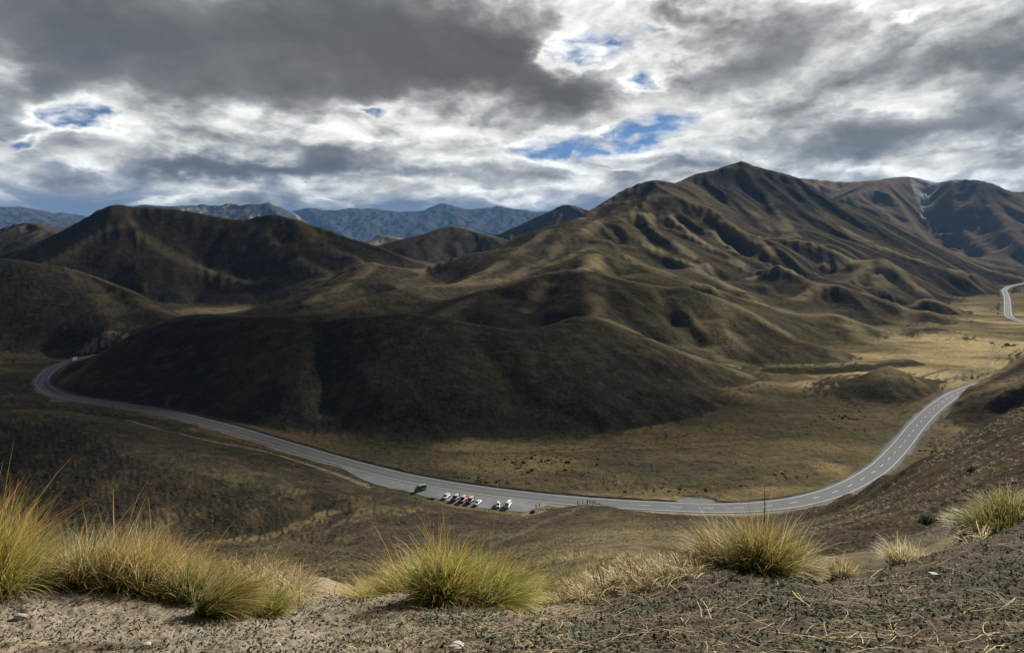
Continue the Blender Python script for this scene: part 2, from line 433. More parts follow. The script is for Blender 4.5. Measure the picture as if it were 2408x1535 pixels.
        (1185, 486, 11000), (1201, 488, 11000), (1220, 492, 11000), (1235, 495, 11000), (1262, 492, 11000), (1291, 496, 11000), (1330, 504, 11000), (1400, 515, 11000)],
    r2b=[(717, 487, 11000), (760, 515, 9800), (800, 545, 8800)],
    r2c=[(1038, 474, 11000), (1010, 515, 9900), (985, 545, 9000)],
    r2d=[(1165, 482, 11000), (1120, 515, 9900), (1090, 548, 8800)],
    r2e=[(1120, 560, 7000), (1140, 545, 7000), (1152, 538, 7000), (1175, 548, 7000), (1200, 560, 7000)],
    r3=[(-80, 490, 9000), (0, 487, 9000), (25, 486, 9000), (50, 485, 9000), (75, 489, 9000), (100, 493, 9000), (125, 495, 9000), (150, 498, 9000), (187, 503, 9000), (203, 503, 9000), (240, 515, 8800)],
    r3b=[(50, 485, 9000), (90, 512, 8000), (130, 530, 7300)],
    r3c=[(150, 498, 9000), (190, 515, 8200)],
    t1=[(855, 572, 4500), (870, 561, 4500), (885, 552, 4500), (900, 551, 4500), (930, 557, 4300), (960, 566, 4200)],
    t2=[(905, 585, 3500), (925, 573, 3550), (950, 560, 3600), (968, 558, 3600), (985, 566, 3550), (1005, 578, 3500)],
    # right near spur
    p=[(2252, 926, 396), (2264, 915, 398), (2280, 904, 400), (2300, 894, 402), (2325, 883, 403), (2350, 870, 404), (2380, 851, 405), (2408, 834, 406), (2440, 815, 406), (2500, 785, 404)],
    p2=[(2235, 947, 385), (2270, 930, 381), (2300, 921, 379), (2350, 905, 377), (2408, 880, 376), (2470, 850, 374)],
)
# feet, gullies and plain slope points, (x, y, Y); no drop is added behind them
SLOPE = [
    (1480, 745, 585), (1530, 793, 535), (1600, 818, 512), (1500, 700, 640), (1700, 855, 500), (1640, 840, 506), (1800, 868, 495), (1870, 868, 494),
    (1445, 720, 600), (1350, 700, 610), (1300, 730, 575), (1200, 740, 585), (1150, 740, 575), (1250, 690, 640), (1180, 700, 640),
    (1560, 730, 620), (1540, 700, 650), (1600, 780, 560), (1640, 700, 650), (1660, 750, 600), (1760, 790, 560), (1820, 815, 540), (1860, 838, 520),
    (1700, 560, 1225), (1760, 590, 1160), (1800, 615, 1080), (1850, 600, 1150), (1700, 470, 1620),
    (1740, 520, 1400), (1800, 500, 1600), (1800, 548, 1400), (1900, 540, 1450), (1950, 560, 1400), (1980, 585, 1300),
    (410, 543, 1345), (467, 590, 1275), (493, 628, 1218), (573, 664, 1140), (317, 620, 1150), (340, 665, 1095), (250, 650, 1120), (300, 700, 1062), (380, 700, 1075), (200, 640, 1120),
    (620, 640, 1195), (560, 697, 1082), (560, 705, 1060), (650, 660, 1120), (700, 640, 1150),
    (200, 790, 604), (245, 783, 592), (290, 783, 600), (100, 830, 590), (150, 833, 586), (230, 829, 572), (60, 827, 588), (0, 824, 592), (0, 750, 650), (120, 760, 640), (200, 740, 655),
    (150, 911, 425), (190, 909, 417), (217, 911, 412), (256, 919, 402), (285, 930, 396), (307, 942, 389), (380, 948, 385),
    (700, 850, 400), (650, 900, 375), (780, 840, 405), (775, 900, 372), (500, 850, 412), (500, 920, 384), (400, 870, 425), (430, 905, 398), (470, 947, 372), (350, 905, 410), (300, 870, 432), (250, 890, 425),
    (1000, 850, 385), (900, 930, 350), (1000, 960, 342), (1100, 930, 352), (1200, 880, 382), (1300, 920, 362), (1400, 900, 375), (1400, 960, 345),
    (1500, 900, 392), (1560, 950, 365), (1600, 900, 412), (1650, 930, 385), (1700, 905, 430), (1350, 830, 420), (1450, 830, 432), (1560, 850, 430),
    (1830, 690, 880), (1800, 705, 830), (1900, 720, 805), (2000, 720, 820), (2050, 740, 800), (1740, 690, 850), (1950, 735, 770),
    (2000, 660, 1080), (2050, 680, 1050), (2100, 690, 1040), (1960, 645, 1120), (1930, 640, 1150), (2080, 655, 1140), (1900, 640, 1130),
    (2178, 480, 3060), (2180, 455, 3240), (2172, 503, 2900), (2170, 530, 2750), (2192, 556, 2600), (2230, 585, 2400), (2280, 606, 2240), (1950, 445, 3350), (2000, 450, 3200), (2060, 465, 2700), (2050, 500, 2500),
    (2100, 550, 2250),
    # near spur P and the hillside Q
    (2350, 925, 362), (2408, 910, 362), (2300, 955, 358), (2330, 984, 346), (2260, 995, 347), (2200, 1002, 341), (2370, 965, 351), (2420, 945, 352),
    (2408, 955, 132), (2375, 975, 131), (2330, 1000, 133), (2260, 1040, 140), (2210, 1062, 145), (2160, 1080, 152), (2080, 1114, 166), (2000, 1157, 184), (1930, 1187, 198), (1870, 1209, 212),
    (2300, 1100, 82), (2400, 1060, 76), (2200, 1150, 86), (2100, 1180, 105), (2000, 1220, 102), (1900, 1240, 118), (1800, 1255, 128), (2450, 930, 134), (2540, 890, 136),
    (2100, 1270, 48), (2200, 1220, 56), (2300, 1180, 54), (2400, 1150, 52), (2000, 1310, 46), (1900, 1330, 44), (1800, 1320, 52), (1700, 1300, 66), (2500, 1120, 52),
    (1600, 1260, 118), (1640, 1232, 175), (1560, 1228, 180), (1480, 1225, 184), (1500, 1270, 100), (1500, 1300, 62), (1400, 1290, 78), (1400, 1320, 50), (1600, 1310, 58), (1700, 1245, 140), (1700, 1237, 165), (1800, 1236, 160), (1870, 1230, 160), (1930, 1214, 162), (2000, 1188, 160), (2080, 1152, 145),
    (1800, 1245, 142), (1870, 1240, 140), (1930, 1230, 138), (2000, 1203, 138), (1870, 1222, 185), (1930, 1200, 182), (1800, 1228, 185),
    # look-out knoll and slope under the car park
    (1300, 1196, 226), (1330, 1190, 225), (1370, 1184, 225), (1405, 1184, 224), (1425, 1192, 219), (1350, 1205, 214), (1400, 1215, 205), (1300, 1220, 205), (1300, 1245, 180), (1420, 1250, 160),
    (1200, 1215, 222), (1200, 1245, 192), (1200, 1270, 160), (1100, 1200, 227), (1100, 1235, 205), (1100, 1270, 178), (1000, 1183, 234), (1000, 1225, 212), (1000, 1262, 193), (900, 1160, 244), (900, 1205, 222),
    (850, 1250, 200), (760, 1230, 212), (700, 1250, 205), (620, 1262, 203), (680, 1225, 213), (760, 1190, 225), (1250, 1290, 118), (1130, 1290, 128), (1000, 1285, 165), (900, 1280, 185),
    # tussock slope on the left
    (-60, 968, 295), (0, 968, 295), (100, 971, 292), (200, 982, 288), (280, 1000, 284), (340, 1020, 278), (400, 1042, 272), (500, 1072, 265), (600, 1092, 262), (700, 1115, 258), (800, 1136, 252),
    (0, 1050, 258), (150, 1060, 254), (300, 1080, 246), (450, 1110, 240), (600, 1130, 238), (750, 1150, 238), (0, 1150, 228), (200, 1160, 224), (400, 1180, 222), (600, 1190, 222), (500, 1240, 208), (300, 1240, 206),
    (100, 1240, 206), (-60, 1150, 228), (0, 960, 330), (150, 965, 330),
    # nearer rib below the look-out
    (440, 1290, 86), (480, 1279, 90), (560, 1275, 94), (640, 1277, 96), (700, 1280, 96), (780, 1284, 97), (860, 1289, 98), (930, 1291, 99), (1000, 1292, 99), (1080, 1294, 98), (1180, 1296, 96), (1300, 1300, 88),
    (600, 1310, 76), (760, 1325, 68), (860, 1330, 66), (1000, 1335, 64), (1200, 1340, 58), (400, 1320, 72), (200, 1330, 70), (0, 1330, 70), (-100, 1330, 70),
]
ZS = [  # (x, Y, z) hidden ground
    (700, 130, 34), (1000, 130, 34), (400, 130, 32), (100, 130, 30), (0, 170, 12), (700, 165, 12), (1000, 150, 22), (400, 165, 12),
    (600, 540, 20), (900, 545, 20), (1100, 545, 20), (400, 540, 12), (300, 560, 4), (700, 540, 24), (1250, 530, 26), (1600, 600, 26),
    (1200, 745, 42), (1050, 715, 36), (900, 640, 32), (1000, 640, 33), (800, 590, 26), (700, 560, 20), (1350, 760, 52), (1500, 780, 40), (1640, 760, 36), (1450, 880, 58), (1560, 980, 60), (1300, 820, 56),
    (1540, 1125, 84), (1622, 1055, 62), (1700, 960, 45), (1440, 1100, 100), (1600, 1160, 90),
    (850, 860, 36), (950, 880, 40), (1050, 900, 44), (1150, 950, 56), (750, 760, 22), (650, 740, 10), (600, 660, 4), (520, 700, 0), (480, 800, 0), (560, 780, 2),
    (1000, 1500, 30), (800, 1600, 30), (400, 1700, 30), (100, 1600, 20), (1200, 1500, 40), (1100, 1700, 20), (1300, 2000, 60), (1400, 2200, 60),
    (100, 2600, -20), (500, 2600, -20), (900, 2500, -20), (1100, 2400, 0), (1300, 2400, 60), (1300, 3600, -40), (900, 3000, -30), (500, 4000, -60), (900, 5200, -80), (100, 5000, -60), (1300, 5500, -60),
    (900, 8000, -80), (1200, 8000, -80), (600, 8600, 0), (300, 8600, 0), (100, 7000, -60), (700, 5600, -60), (1100, 6300, -80), (1800, 2600, 60), (1900, 2300, 40), (2000, 2100, 20),
    (1700, 2600, 40), (1600, 3000, 0), (1600, 5000, 0), (1900, 5000, 100), (2300, 4500, 100), (2300, 3500, 220), (2000, 4200, 250), (1600, 8000, 0), (2300, 8000, 0),
    (100, 13500, 200), (600, 13500, 200), (1100, 13500, 200), (1600, 13500, 100), (2300, 13500, 100), (1200, 16500, 0), (300, 16500, 0), (2100, 16500, 0),
    (100, 970, 10), (300, 880, 6), (-50, 1000, 20), (150, 700, 40), (450, 880, 0), (300, 780, 20),
    (2300, 500, 0), (2400, 480, 0), (2400, 450, 6), (2500, 440, 10), (2340, 320, 3), (2420, 300, 8), (2420, 240, 22), (2420, 180, 45), (2300, 240, 2), (2300, 190, 12), (2200, 240, 0), (2200, 200, 5), (2100, 215, 1), (2050, 200, 6), (2500, 300, 14), (2500, 220, 32),
    (1950, 215, 0), (2000, 900, 14), (2000, 1000, 25), (2060, 930, 8), (2200, 1050, 0), (2250, 1200, 0), (1800, 900, 35),
    (1100, 45, 78), (600, 45, 76), (100, 45, 76), (1400, 42, 79), (2000, 40, 81), (2300, 40, 83), (1700, 42, 80),
]
ZF = [(1930, 226, 1), (1870, 231, 0), (2000, 214, 3.5), (2080, 196, 6), (2160, 178, 14), (1800, 232, 0), (1965, 222, 1), (2040, 206, 4)]
FLOOR = [(30, 930), (-60, 930), (30, 875), (-60, 870), (0, 845), (80, 850), (130, 845), (100, 950), (200, 958), (60, 900), (450, 1015), (400, 965), (500, 985), (600, 1005), (700, 1018), (800, 1022), (900, 1025),
         (1000, 1028), (1100, 1026), (1200, 1026), (1300, 1022), (1400, 1014), (1480, 1005), (1560, 992), (1640, 975), (1700, 955), (1760, 930), (1800, 900),
         (800, 1050), (900, 1070), (1000, 1090), (1100, 1110), (1100, 1065), (1200, 1120), (1200, 1070), (1300, 1060), (1300, 1140), (1400, 1050), (1500, 1120), (1400, 1110),
         (1500, 1050), (1600, 1030), (1600, 1090), (1600, 1150), (1700, 1000), (1700, 1060), (1800, 950), (1800, 1030), (1800, 1100), (1700, 1150), (1900, 890), (1900, 930), (1900, 990), (1900, 1050),
         (1900, 1120), (1990, 960), (2000, 1020), (2000, 1080), (2040, 948), (2100, 952), (2150, 946), (2100, 1000), (2080, 1040), (2190, 930), (2210, 900), (2200, 870), (2150, 850), (2250, 880), (2300, 860),
         (2350, 800), (2400, 780), (2440, 790), (2300, 760), (2350, 730), (2408, 720), (2480, 720), (2350, 700), (2290, 700), (2408, 690), (2480, 690), (2250, 820), (2200, 830), (2100, 835), (2000, 860), (1950, 862), (2000, 845),
         (2300, 800), (2330, 690), (2400, 668), (2340, 670), (2480, 665), (2130, 760), (2060, 715), (2260, 730),
         (400, 712), (450, 708), (500, 711), (440, 722), (500, 730), (1245, 1200), (1285, 1185)]
ROAD = [(236, 834), (215, 837), (195, 841), (168, 848), (148, 855), (128, 864), (112, 875), (102, 886), (98, 898), (104, 909), (118, 919), (138, 927), (165, 934), (196, 939), (230, 944), (265, 949), (300, 955),
        (340, 961), (370, 966), (410, 974), (450, 983), (520, 1001), (590, 1021), (660, 1042), (730, 1063), (800, 1083), (870, 1102), (940, 1119), (1010, 1133), (1080, 1145), (1150, 1155), (1250, 1167), (1350, 1177),
        (1450, 1184), (1550, 1189), (1640, 1193), (1730, 1193), (1800, 1189), (1870, 1180), (1930, 1166), (1980, 1149), (2030, 1124), (2070, 1097), (2100, 1068), (2125, 1040), (2150, 1008), (2178, 977), (2210, 949),
        (2240, 929), (2262, 919), (2300, 905), (2350, 893), (2400, 884)]
ROAD2 = [(2520, 790), (2450, 768), (2408, 756), (2385, 749), (2373, 743), (2370, 733), (2369, 715), (2368, 700), (2364, 688), (2362, 682), (2372, 674), (2392, 669), (2420, 664), (2460, 659)]
PARK = [(801, 1098), (835, 1117), (868, 1133), (908, 1144), (951, 1152), (981, 1160), (1008, 1168), (1051, 1178), (1085, 1187), (1118, 1191), (1168, 1196), (1218, 1202), (1245, 1203), (1275, 1193), (1290, 1186)]


def catmull(pts, n):
    """smooth curve through pts (any dimension), n samples per span"""
    P = np.array(pts, float)
    P = np.vstack([2 * P[0] - P[1], P, 2 * P[-1] - P[-2]])
    out = []
    for i in range(1, len(P) - 2):
        t = np.linspace(0, 1, n, endpoint=False)[:, None]
        a, b, c, d = P[i - 1:i + 3]
        out.append(0.5 * ((2 * b) + (c - a) * t + (2 * a - 5 * b + 4 * c - d) * t ** 2 + (3 * b - 3 * c + d - a) * t ** 3))
    out.append(P[-2][None])
    return np.vstack(out)


def resample(P, step):
    P = np.asarray(P, float)
    d = np.r_[0, np.cumsum(np.linalg.norm(np.diff(P[:, :2], axis=0), axis=1))]
    n = max(2, int(round(d[-1] / step)) + 1)
    q = np.linspace(0, d[-1], n)
    return np.stack([np.interp(q, d, P[:, k]) for k in range(P.shape[1])], 1)


road_xy = resample(catmull([on_floor(*p)[:2] for p in ROAD], 8), 3.0)
road2_xy = resample(catmull([on_floor(*p)[:2] for p in ROAD2], 8), 8.0)
park_xy = resample(catmull([on_floor(*p)[:2] for p in PARK], 6), 2.0)

KOFF = 150.0
DEBUG = False


def build_rbf():
    S, T, V, TAG = [], [], [], []

    def add(s, Y, z, tag=''):
        S.append(s)
        T.append(math.log(Y))
        V.append(z / (Y + KOFF))
        TAG.append(tag)

    crest_s, crest_t, backs = [], [], []
    for key, line in CREST.items():
        L = np.array([((x - CX) / FD, math.log(Y), zof(y, Y)) for x, y, Y in line])
        L = resample(L, 0.022)
        spur = key not in ('a', 'b', 'cs', 'm', 'mb', 'dd', 'e', 'f', 'g', 'h', 'n', 'r1', 'r2', 'r3', 'p', 't1', 't2')
        for s, t, z in L:
            Y = math.exp(t)
            add(s, Y, z, key)
            crest_s.append(s)
            crest_t.append(t)
            if not spur or key[0] == 'k' or key in ('c', 'r2e'):
                k = 0.07
                Yb = Y * (1 + k)
                drop = (0.46 if key in ('a', 'b', 'c', 'cs', 'e') else 0.30) * (Yb - Y)
                if key in ('r1', 'r2', 'r3'):
                    drop *= 0.8
                backs.append((s, Yb, max(z - drop, min(z * 0.4, 0.0) if key[0] != 'r' else -100), key))
    for x, y, Y in SLOPE:
        add((x - CX) / FD, Y, zof(y, Y), 'S%d,%d' % (x, y))
    for x, Y, z in ZF:
        add((x - CX) / FD, Y, z, 'ZF')
    for x, y in FLOOR:
        p = on_floor(x, y)
        add((x - CX) / FD, p[1], 0, 'F%d,%d' % (x, y))
    for P, st in ((road_xy, 5), (road2_xy, 9), (park_xy, 4)):
        for X, Y in P[::st]:
            add(X / Y, Y, 0, 'road')
    # ground behind a crest falls away unless something surveyed stands there
    s_a, t_a = np.array(S), np.array(T)
    own = np.array([g.split('_')[0] for g in TAG])
    z_a = np.array(V) * (np.exp(t_a) + KOFF)

    def too_steep(s, Y, z, lim):
        d = np.hypot(s_a - s, t_a - math.log(Y))
        return ((d < 0.09) & (np.abs(z_a - z) > lim * d * Y + 1.0)).any()

    for s, Yb, z, key in backs:
        d = np.hypot(s_a - s, t_a - math.log(Yb))
        if (d[own != key] < 0.05).any() or (d[own == key] < 0.04).any() or too_steep(s, Yb, z, 0.75 if key in ('a', 'b', 'c', 'cs', 'e') else 0.6):
            continue
        add(s, Yb, z, key + '_b')
    for x, Y, z in ZS:
        if not too_steep((x - CX) / FD, Y, z, 0.62):
            add((x - CX) / FD, Y, z, 'Z%d,%d' % (x, Y))
    S, T, V = map(np.array, (S, T, V))
    zz = V * (np.exp(T) + KOFF)
    yy_ = np.exp(T)
    for i in range(len(S) if DEBUG else 0):
        d = np.hypot(S - S[i], T - T[i]) * yy_[i]
        m = (d < 0.07 * yy_[i]) & (np.abs(zz - zz[i]) > 0.62 * d + 1.5) & (np.arange(len(S)) > i)
        for j in np.nonzero(m)[0][:3]:
            print('STEEP', TAG[i], 'x%d y%d Y%d z%.0f' % (S[i] * FD + CX, yof(zz[i], yy_[i]), yy_[i], zz[i]), '|', TAG[j], 'x%d y%d Y%d z%.0f' % (S[j] * FD + CX, yof(zz[j], yy_[j]), yy_[j], zz[j]), 'slope %.2f' % (abs(zz[i] - zz[j]) / d[j]))
    # thin out coincident points
    order = np.arange(len(S))
    keep = []
    cell = {}
    for i in order:
        k = (int(S[i] // 0.006), int(T[i] // 0.006))
        if k in cell:
            continue
        cell[k] = i
        keep.append(i)
    S, T, V = S[keep], T[keep], V[keep]
    BETA = 1.35
    D = np.hypot(S[:, None] - S[None], T[:, None] - T[None]) ** BETA
    n = len(S)
    A = np.zeros((n + 1, n + 1))
    A[:n, :n] = -D
    A[:n, :n] -= np.eye(n) * 1e-5
    A[:n, n] = 1
    A[n, :n] = 1
    w = np.linalg.solve(A, np.r_[V, 0])
    return S, T, w, BETA, np.array(crest_s), np.array(crest_t)


RS, RT, RW, BETA, CRS, CRT = build_rbf()
print('rbf centres', len(RS))


def eval_rbf(s, t):
    """s, t flat arrays -> z"""
    s = s.astype(np.float32)
    t = t.astype(np.float32)
    out = np.zeros(len(s), np.float32)
    a, b, w = RS.astype(np.float32), RT.astype(np.float32), RW[:-1].astype(np.float32)
    for i in range(0, len(s), 20000):
        d2 = (s[i:i + 20000, None] - a[None]) ** 2 + (t[i:i + 20000, None] - b[None]) ** 2
        np.power(d2, BETA / 2, out=d2)
        out[i:i + 20000] = -(d2 @ w) + RW[-1]
    return out * (np.exp(t) + KOFF)


def upsample(G, r, c):
    """Catmull-Rom resize of a 2-D grid to r x c"""
    def along(G, n):
        m = G.shape[0]
        x = np.linspace(0, m - 1, n)
        i = np.clip(x.astype(int), 0, m - 2)
        f = (x - i)[:, None].astype(np.float32)
        g = lambda k: G[np.clip(i + k, 0, m - 1)]
        a, b, c_, d = g(-1), g(0), g(1), g(2)
        return 0.5 * ((2 * b) + (c_ - a) * f + (2 * a - 5 * b + 4 * c_ - d) * f ** 2 + (3 * b - 3 * c_ + d - a) * f ** 3)
    return along(along(G.astype(np.float32), r).T, c).T


def h2(ix, iy, k):
    """cell hash -> [0,1)"""
    n = (ix.astype(np.int64) * 374761393 + iy.astype(np.int64) * 668265263 + k * 1442695041) & 0x7fffffff
    n = ((n ^ (n >> 13)) * 1274126177) & 0x7fffffff
    return ((n ^ (n >> 16)) & 0xffff).astype(np.float32) / 65536.0


def vnoise(x, y, seed=0):
    ix, iy = np.floor(x), np.floor(y)
    fx, fy = (x - ix).astype(np.float32), (y - iy).astype(np.float32)
    fx, fy = fx * fx * fx * (fx * (fx * 6 - 15) + 10), fy * fy * fy * (fy * (fy * 6 - 15) + 10)
    ix, iy = ix.astype(np.int64), iy.astype(np.int64)
    a, b = h2(ix, iy, seed), h2(ix + 1, iy, seed)
    c, d = h2(ix, iy + 1, seed), h2(ix + 1, iy + 1, seed)
    return (a + (b - a) * fx) * (1 - fy) + (c + (d - c) * fx) * fy


def fbm(x, y, octs=5, seed=0, gain=0.5):
    s, a, t = 0, 1.0, 0
    for o in range(octs):
        s = s + a * vnoise(x * 2 ** o + 17.3 * o, y * 2 ** o - 9.1 * o, seed + o)
        t += a
        a *= gain
    return s / t


def gully(px, py, dx, dy, seed):
    """stripes that run along (dx, dy)-perpendicular: returns value and its gradient"""
    ix, iy = np.floor(px), np.floor(py)
    fx, fy = (px - ix).astype(np.float32), (py - iy).astype(np.float32)
    ix, iy = ix.astype(np.int64), iy.astype(np.int64)
    va = np.zeros(px.shape, np.float32)
    gx = np.zeros_like(va)
    gy = np.zeros_like(va)
    wt = np.zeros_like(va)
    TAU = 2 * math.pi
    for i in (-1, 0, 1, 2):
        for j in (-1, 0, 1, 2):
            ox = h2(ix + i, iy + j, seed) - 0.5
            oy = h2(ix + i, iy + j, seed + 7) - 0.5
            vx = fx - i - ox * 0.9
            vy = fy - j - oy * 0.9
            w = np.exp(-2.0 * (vx * vx + vy * vy))
            m = vx * dx + vy * dy
            va += w * np.cos(m * TAU)
            sn = -w * np.sin(m * TAU) * TAU
            gx += sn * dx
            gy += sn * dy
            wt += w
    return va / wt, gx / wt, gy / wt


def sstep(x, a, b):
    t = np.clip((x - a) / (b - a), 0, 1)
    return t * t * (3 - 2 * t)


def dist_to(P, X, Y, maxd):
    """distance from points to a polyline (by dense samples), inf beyond maxd"""
    out = np.full(X.shape, 1e9, np.float32)
    lo, hi = P.min(0) - maxd, P.max(0) + maxd
    m = (X > lo[0]) & (X < hi[0]) & (Y > lo[1]) & (Y < hi[1])
    idx = np.nonzero(m.ravel())[0]
    x, y = X.ravel()[idx].astype(np.float32), Y.ravel()[idx].astype(np.float32)
    a, b = P[:-1].astype(np.float32), P[1:].astype(np.float32)
    ab = b - a
    L = (ab ** 2).sum(1)
    res = np.empty(len(idx), np.float32)
    for i in range(0, len(idx), 20000):
        qx, qy = x[i:i + 20000, None], y[i:i + 20000, None]
        t = np.clip(((qx - a[:, 0]) * ab[:, 0] + (qy - a[:, 1]) * ab[:, 1]) / L, 0, 1)
        res[i:i + 20000] = np.sqrt(((qx - a[:, 0] - t * ab[:, 0]) ** 2 + (qy - a[:, 1] - t * ab[:, 1]) ** 2).min(1))
    out.ravel()[idx] = res
    return out


def inside(poly, X, Y):
    r = np.zeros(X.shape, bool)
    n = len(poly)
    for i in range(n):
        (x0, y0), (x1, y1) = poly[i], poly[(i + 1) % n]
        c = ((y0 > Y) != (y1 > Y)) & (X < (x1 - x0) * (Y - y0) / ((y1 - y0) if y1 != y0 else 1e-9) + x0)
        r ^= c
    return r


# main grid: rows are distances (even in log), columns are directions
NC, NR = 1500, 1500
S0, S1, Y0, Y1 = -1.02, 1.10, 42.0, 17000.0
T0, T1 = math.log(Y0), math.log(Y1)
cs_, cr_ = 520, 620
sc_, tc_ = np.meshgrid(np.linspace(S0, S1, cs_), np.linspace(T0, T1, cr_))
zc = eval_rbf(np.clip(sc_, -0.885, 0.90).ravel(), tc_.ravel()).reshape(cr_, cs_)
Z = upsample(zc, NR, NC)
sg, tg = np.meshgrid(np.linspace(S0, S1, NC), np.linspace(T0, T1, NR))
YY = np.exp(tg)
XX = sg * YY


def smooth_z(Z, it=1):
    for _ in range(it):
        Z = Z.copy()
        Z[1:-1] = (Z[:-2] + 2 * Z[1:-1] + Z[2:]) / 4
        Z[:, 1:-1] = (Z[:, :-2] + 2 * Z[:, 1:-1] + Z[:, 2:]) / 4
    return Z


Z = smooth_z(Z, 2)


def grad(Z):
    """dz/dx, dz/dy on the log-polar grid"""
    dzs = np.gradient(Z, axis=1) / ((S1 - S0) / (NC - 1))
    dzt = np.gradient(Z, axis=0) / ((T1 - T0) / (NR - 1))
    gx = dzs / YY
    gy = (dzt - sg * dzs) / YY
    return gx, gy


gx0, gy0 = grad(smooth_z(Z, 8))
slope = np.hypot(gx0, gy0)
# distance (in grid terms) to the crest lines: the surveyed sky lines keep their height
cr_mask = np.zeros((cr_, cs_), np.float32)
ii = np.clip(((CRT - T0) / (T1 - T0) * (cr_ - 1)).round().astype(int), 0, cr_ - 1)
jj = np.clip(((CRS - S0) / (S1 - S0) * (cs_ - 1)).round().astype(int), 0, cs_ - 1)
cr_mask[ii, jj] = 1
acc = cr_mask.copy()
for _ in range(7):
    acc = np.maximum(acc, smooth_z(acc * 1.0, 1))
    acc = np.maximum.reduce([acc, 0.86 * np.roll(acc, 1, 0), 0.86 * np.roll(acc, -1, 0), 0.86 * np.roll(acc, 1, 1), 0.86 * np.roll(acc, -1, 1)])
crest_near = np.clip(upsample(acc, NR, NC), 0, 1)
keep = 1 - 0.85 * sstep(crest_near, 0.45, 0.95)

# carve: gullies that follow the fall line, branching at each octave
gx, gy = gx0.copy(), gy0.copy()
wx = XX + 30 * (fbm(XX / 140, YY / 140, 3, 3) - 0.5)
wy = YY + 30 * (fbm(XX / 140, YY / 140, 3, 9) - 0.5)
steep = sstep(slope, 0.05, 0.30)
carve = np.zeros_like(Z)
sxc = sg * FD + CX
calm = 1 - 0.45 * (1 - sstep(sxc, 1150, 1550)) * (1 - sstep(YY, 1500, 2200))
vein = np.zeros_like(Z)
for o, (wl, amp) in enumerate(((900, 36), (420, 22), (190, 10.0), (95, 4.4), (48, 2.2), (24, 0.9))):
    far = {0: sstep(YY, 3500, 6000), 1: sstep(YY, 1900, 3000), 2: sstep(YY, 700, 1300), 3: 0.16 + 0.84 * sstep(YY, 520, 850), 4: 0.25 + 0.75 * sstep(YY, 450, 800), 5: 0.6}[o]
    if o >= 3:
        far = far * (1 - sstep(YY, 4000, 9000) * 0.8)
    ln = np.hypot(gx, gy) + 1e-5
    v, dx_, dy_ = gully(wx / wl, wy / wl, -gy / ln, gx / ln, 31 * o + 5)
    v = 0.5 * v + 0.5 * (1 - 2 * np.sqrt(np.clip((1 - v) / 2, 0, 1)))      # crisp spur lines
    A_ = amp * (steep if o < 3 else sstep(slope, 0.13, 0.34)) * far * calm * (0.10 + 0.9 * sstep(YY, 180, 420)) * (0.55 + 0.9 * fbm(XX / (wl * 2.1), YY / (wl * 2.1), 2, 60 + o))
    carve += A_ * (v - 0.25) * (keep if o < 4 else 0.5 + 0.5 * keep)
    vein += (1 - v) * (0.5 ** (5 - o) if o < 3 else 0.25) * steep
    gx = gx + dx_ / wl * A_ * 0.8
    gy = gy + dy_ / wl * A_ * 0.8
Z = Z + carve
rough = (fbm(XX / 60, YY / 60, 5, 77) - 0.5) * 4.0 * steep * (0.3 + 0.7 * sstep(YY, 500, 1000)) * keep * sstep(YY, 250, 450)
Z = Z + rough
# rocky crests far off
Z = Z + sstep(YY, 1500, 6500) * steep * (np.abs(fbm(XX / 160, YY / 160, 5, 21) - 0.5)) * -28
Z = Z - sstep(YY, 5000, 6500) * (np.abs(fbm(XX / 420, YY / 420, 5, 22, 0.6) - 0.5)) * 150
hump = (fbm(XX / 35, YY / 35, 3, 5) - 0.5)
Z = Z + hump * 1.2 * (1 - sstep(YY, 700, 1200)) * (0.45 + 0.55 * sstep(YY, 180, 320))
# the graded road, its verges and the car park are level
park_poly = [tuple(p) for p in park_xy] + [tuple(p) for p in road_xy[(road_xy[:, 0] > park_xy[0, 0]) & (road_xy[:, 0] < park_xy[-1, 0])][::-1]]
gul_xy = resample(catmull([((x - CX) / FD * Y, Y) for x, y, Y in ((770, 1198, 225), (745, 1205, 222), (700, 1232, 214), (640, 1254, 208), (560, 1268, 204), (470, 1275, 202))], 6), 3)
dgul = dist_to(gul_xy, XX, YY, 30)
Z = Z - 1.8 * (1 - sstep(dgul, 0, 15)) * (0.7 + 0.6 * fbm(XX / 9, YY / 9, 3, 19))
GUL = [([(742, 745, 476), (762, 800, 432), (770, 860, 392), (785, 930, 358)], 5.0, 20),
       ([(1440, 705, 625), (1490, 760, 565), (1540, 798, 530), (1600, 825, 508)], 5.0, 22),
       ([(1565, 690, 665), (1590, 745, 602), (1640, 800, 545)], 4.0, 18),
       ([(1130, 790, 440), (1180, 860, 390), (1220, 930, 355)], 2.5, 18),
       ([(480, 800, 440), (470, 860, 405), (500, 920, 378)], 2.5, 16),
       ([(1290, 690, 650), (1260, 725, 600)], 4.0, 18)]
dg2 = np.full(XX.shape, 1e9, np.float32)
for pts_, dep_, wid_ in GUL:
    d_ = dist_to(resample(catmull([((x - CX) / FD * Y, Y) for x, y, Y in pts_], 6), 4), XX, YY, 45)
    Z = Z - dep_ * (1 - sstep(d_, 0, wid_))
    dg2 = np.minimum(dg2, d_)
dr = np.minimum(dist_to(road_xy, XX, YY, 26), dist_to(road2_xy, XX, YY, 60) * 0.6)
dp = dist_to(park_xy, XX, YY, 20)
inp = inside(park_poly, XX, YY)
dp = np.where(inp, 0, dp)
dmin = np.minimum(dr - 7.5, dp - 1.0)
nearcam = sstep(YY, 150, 190)
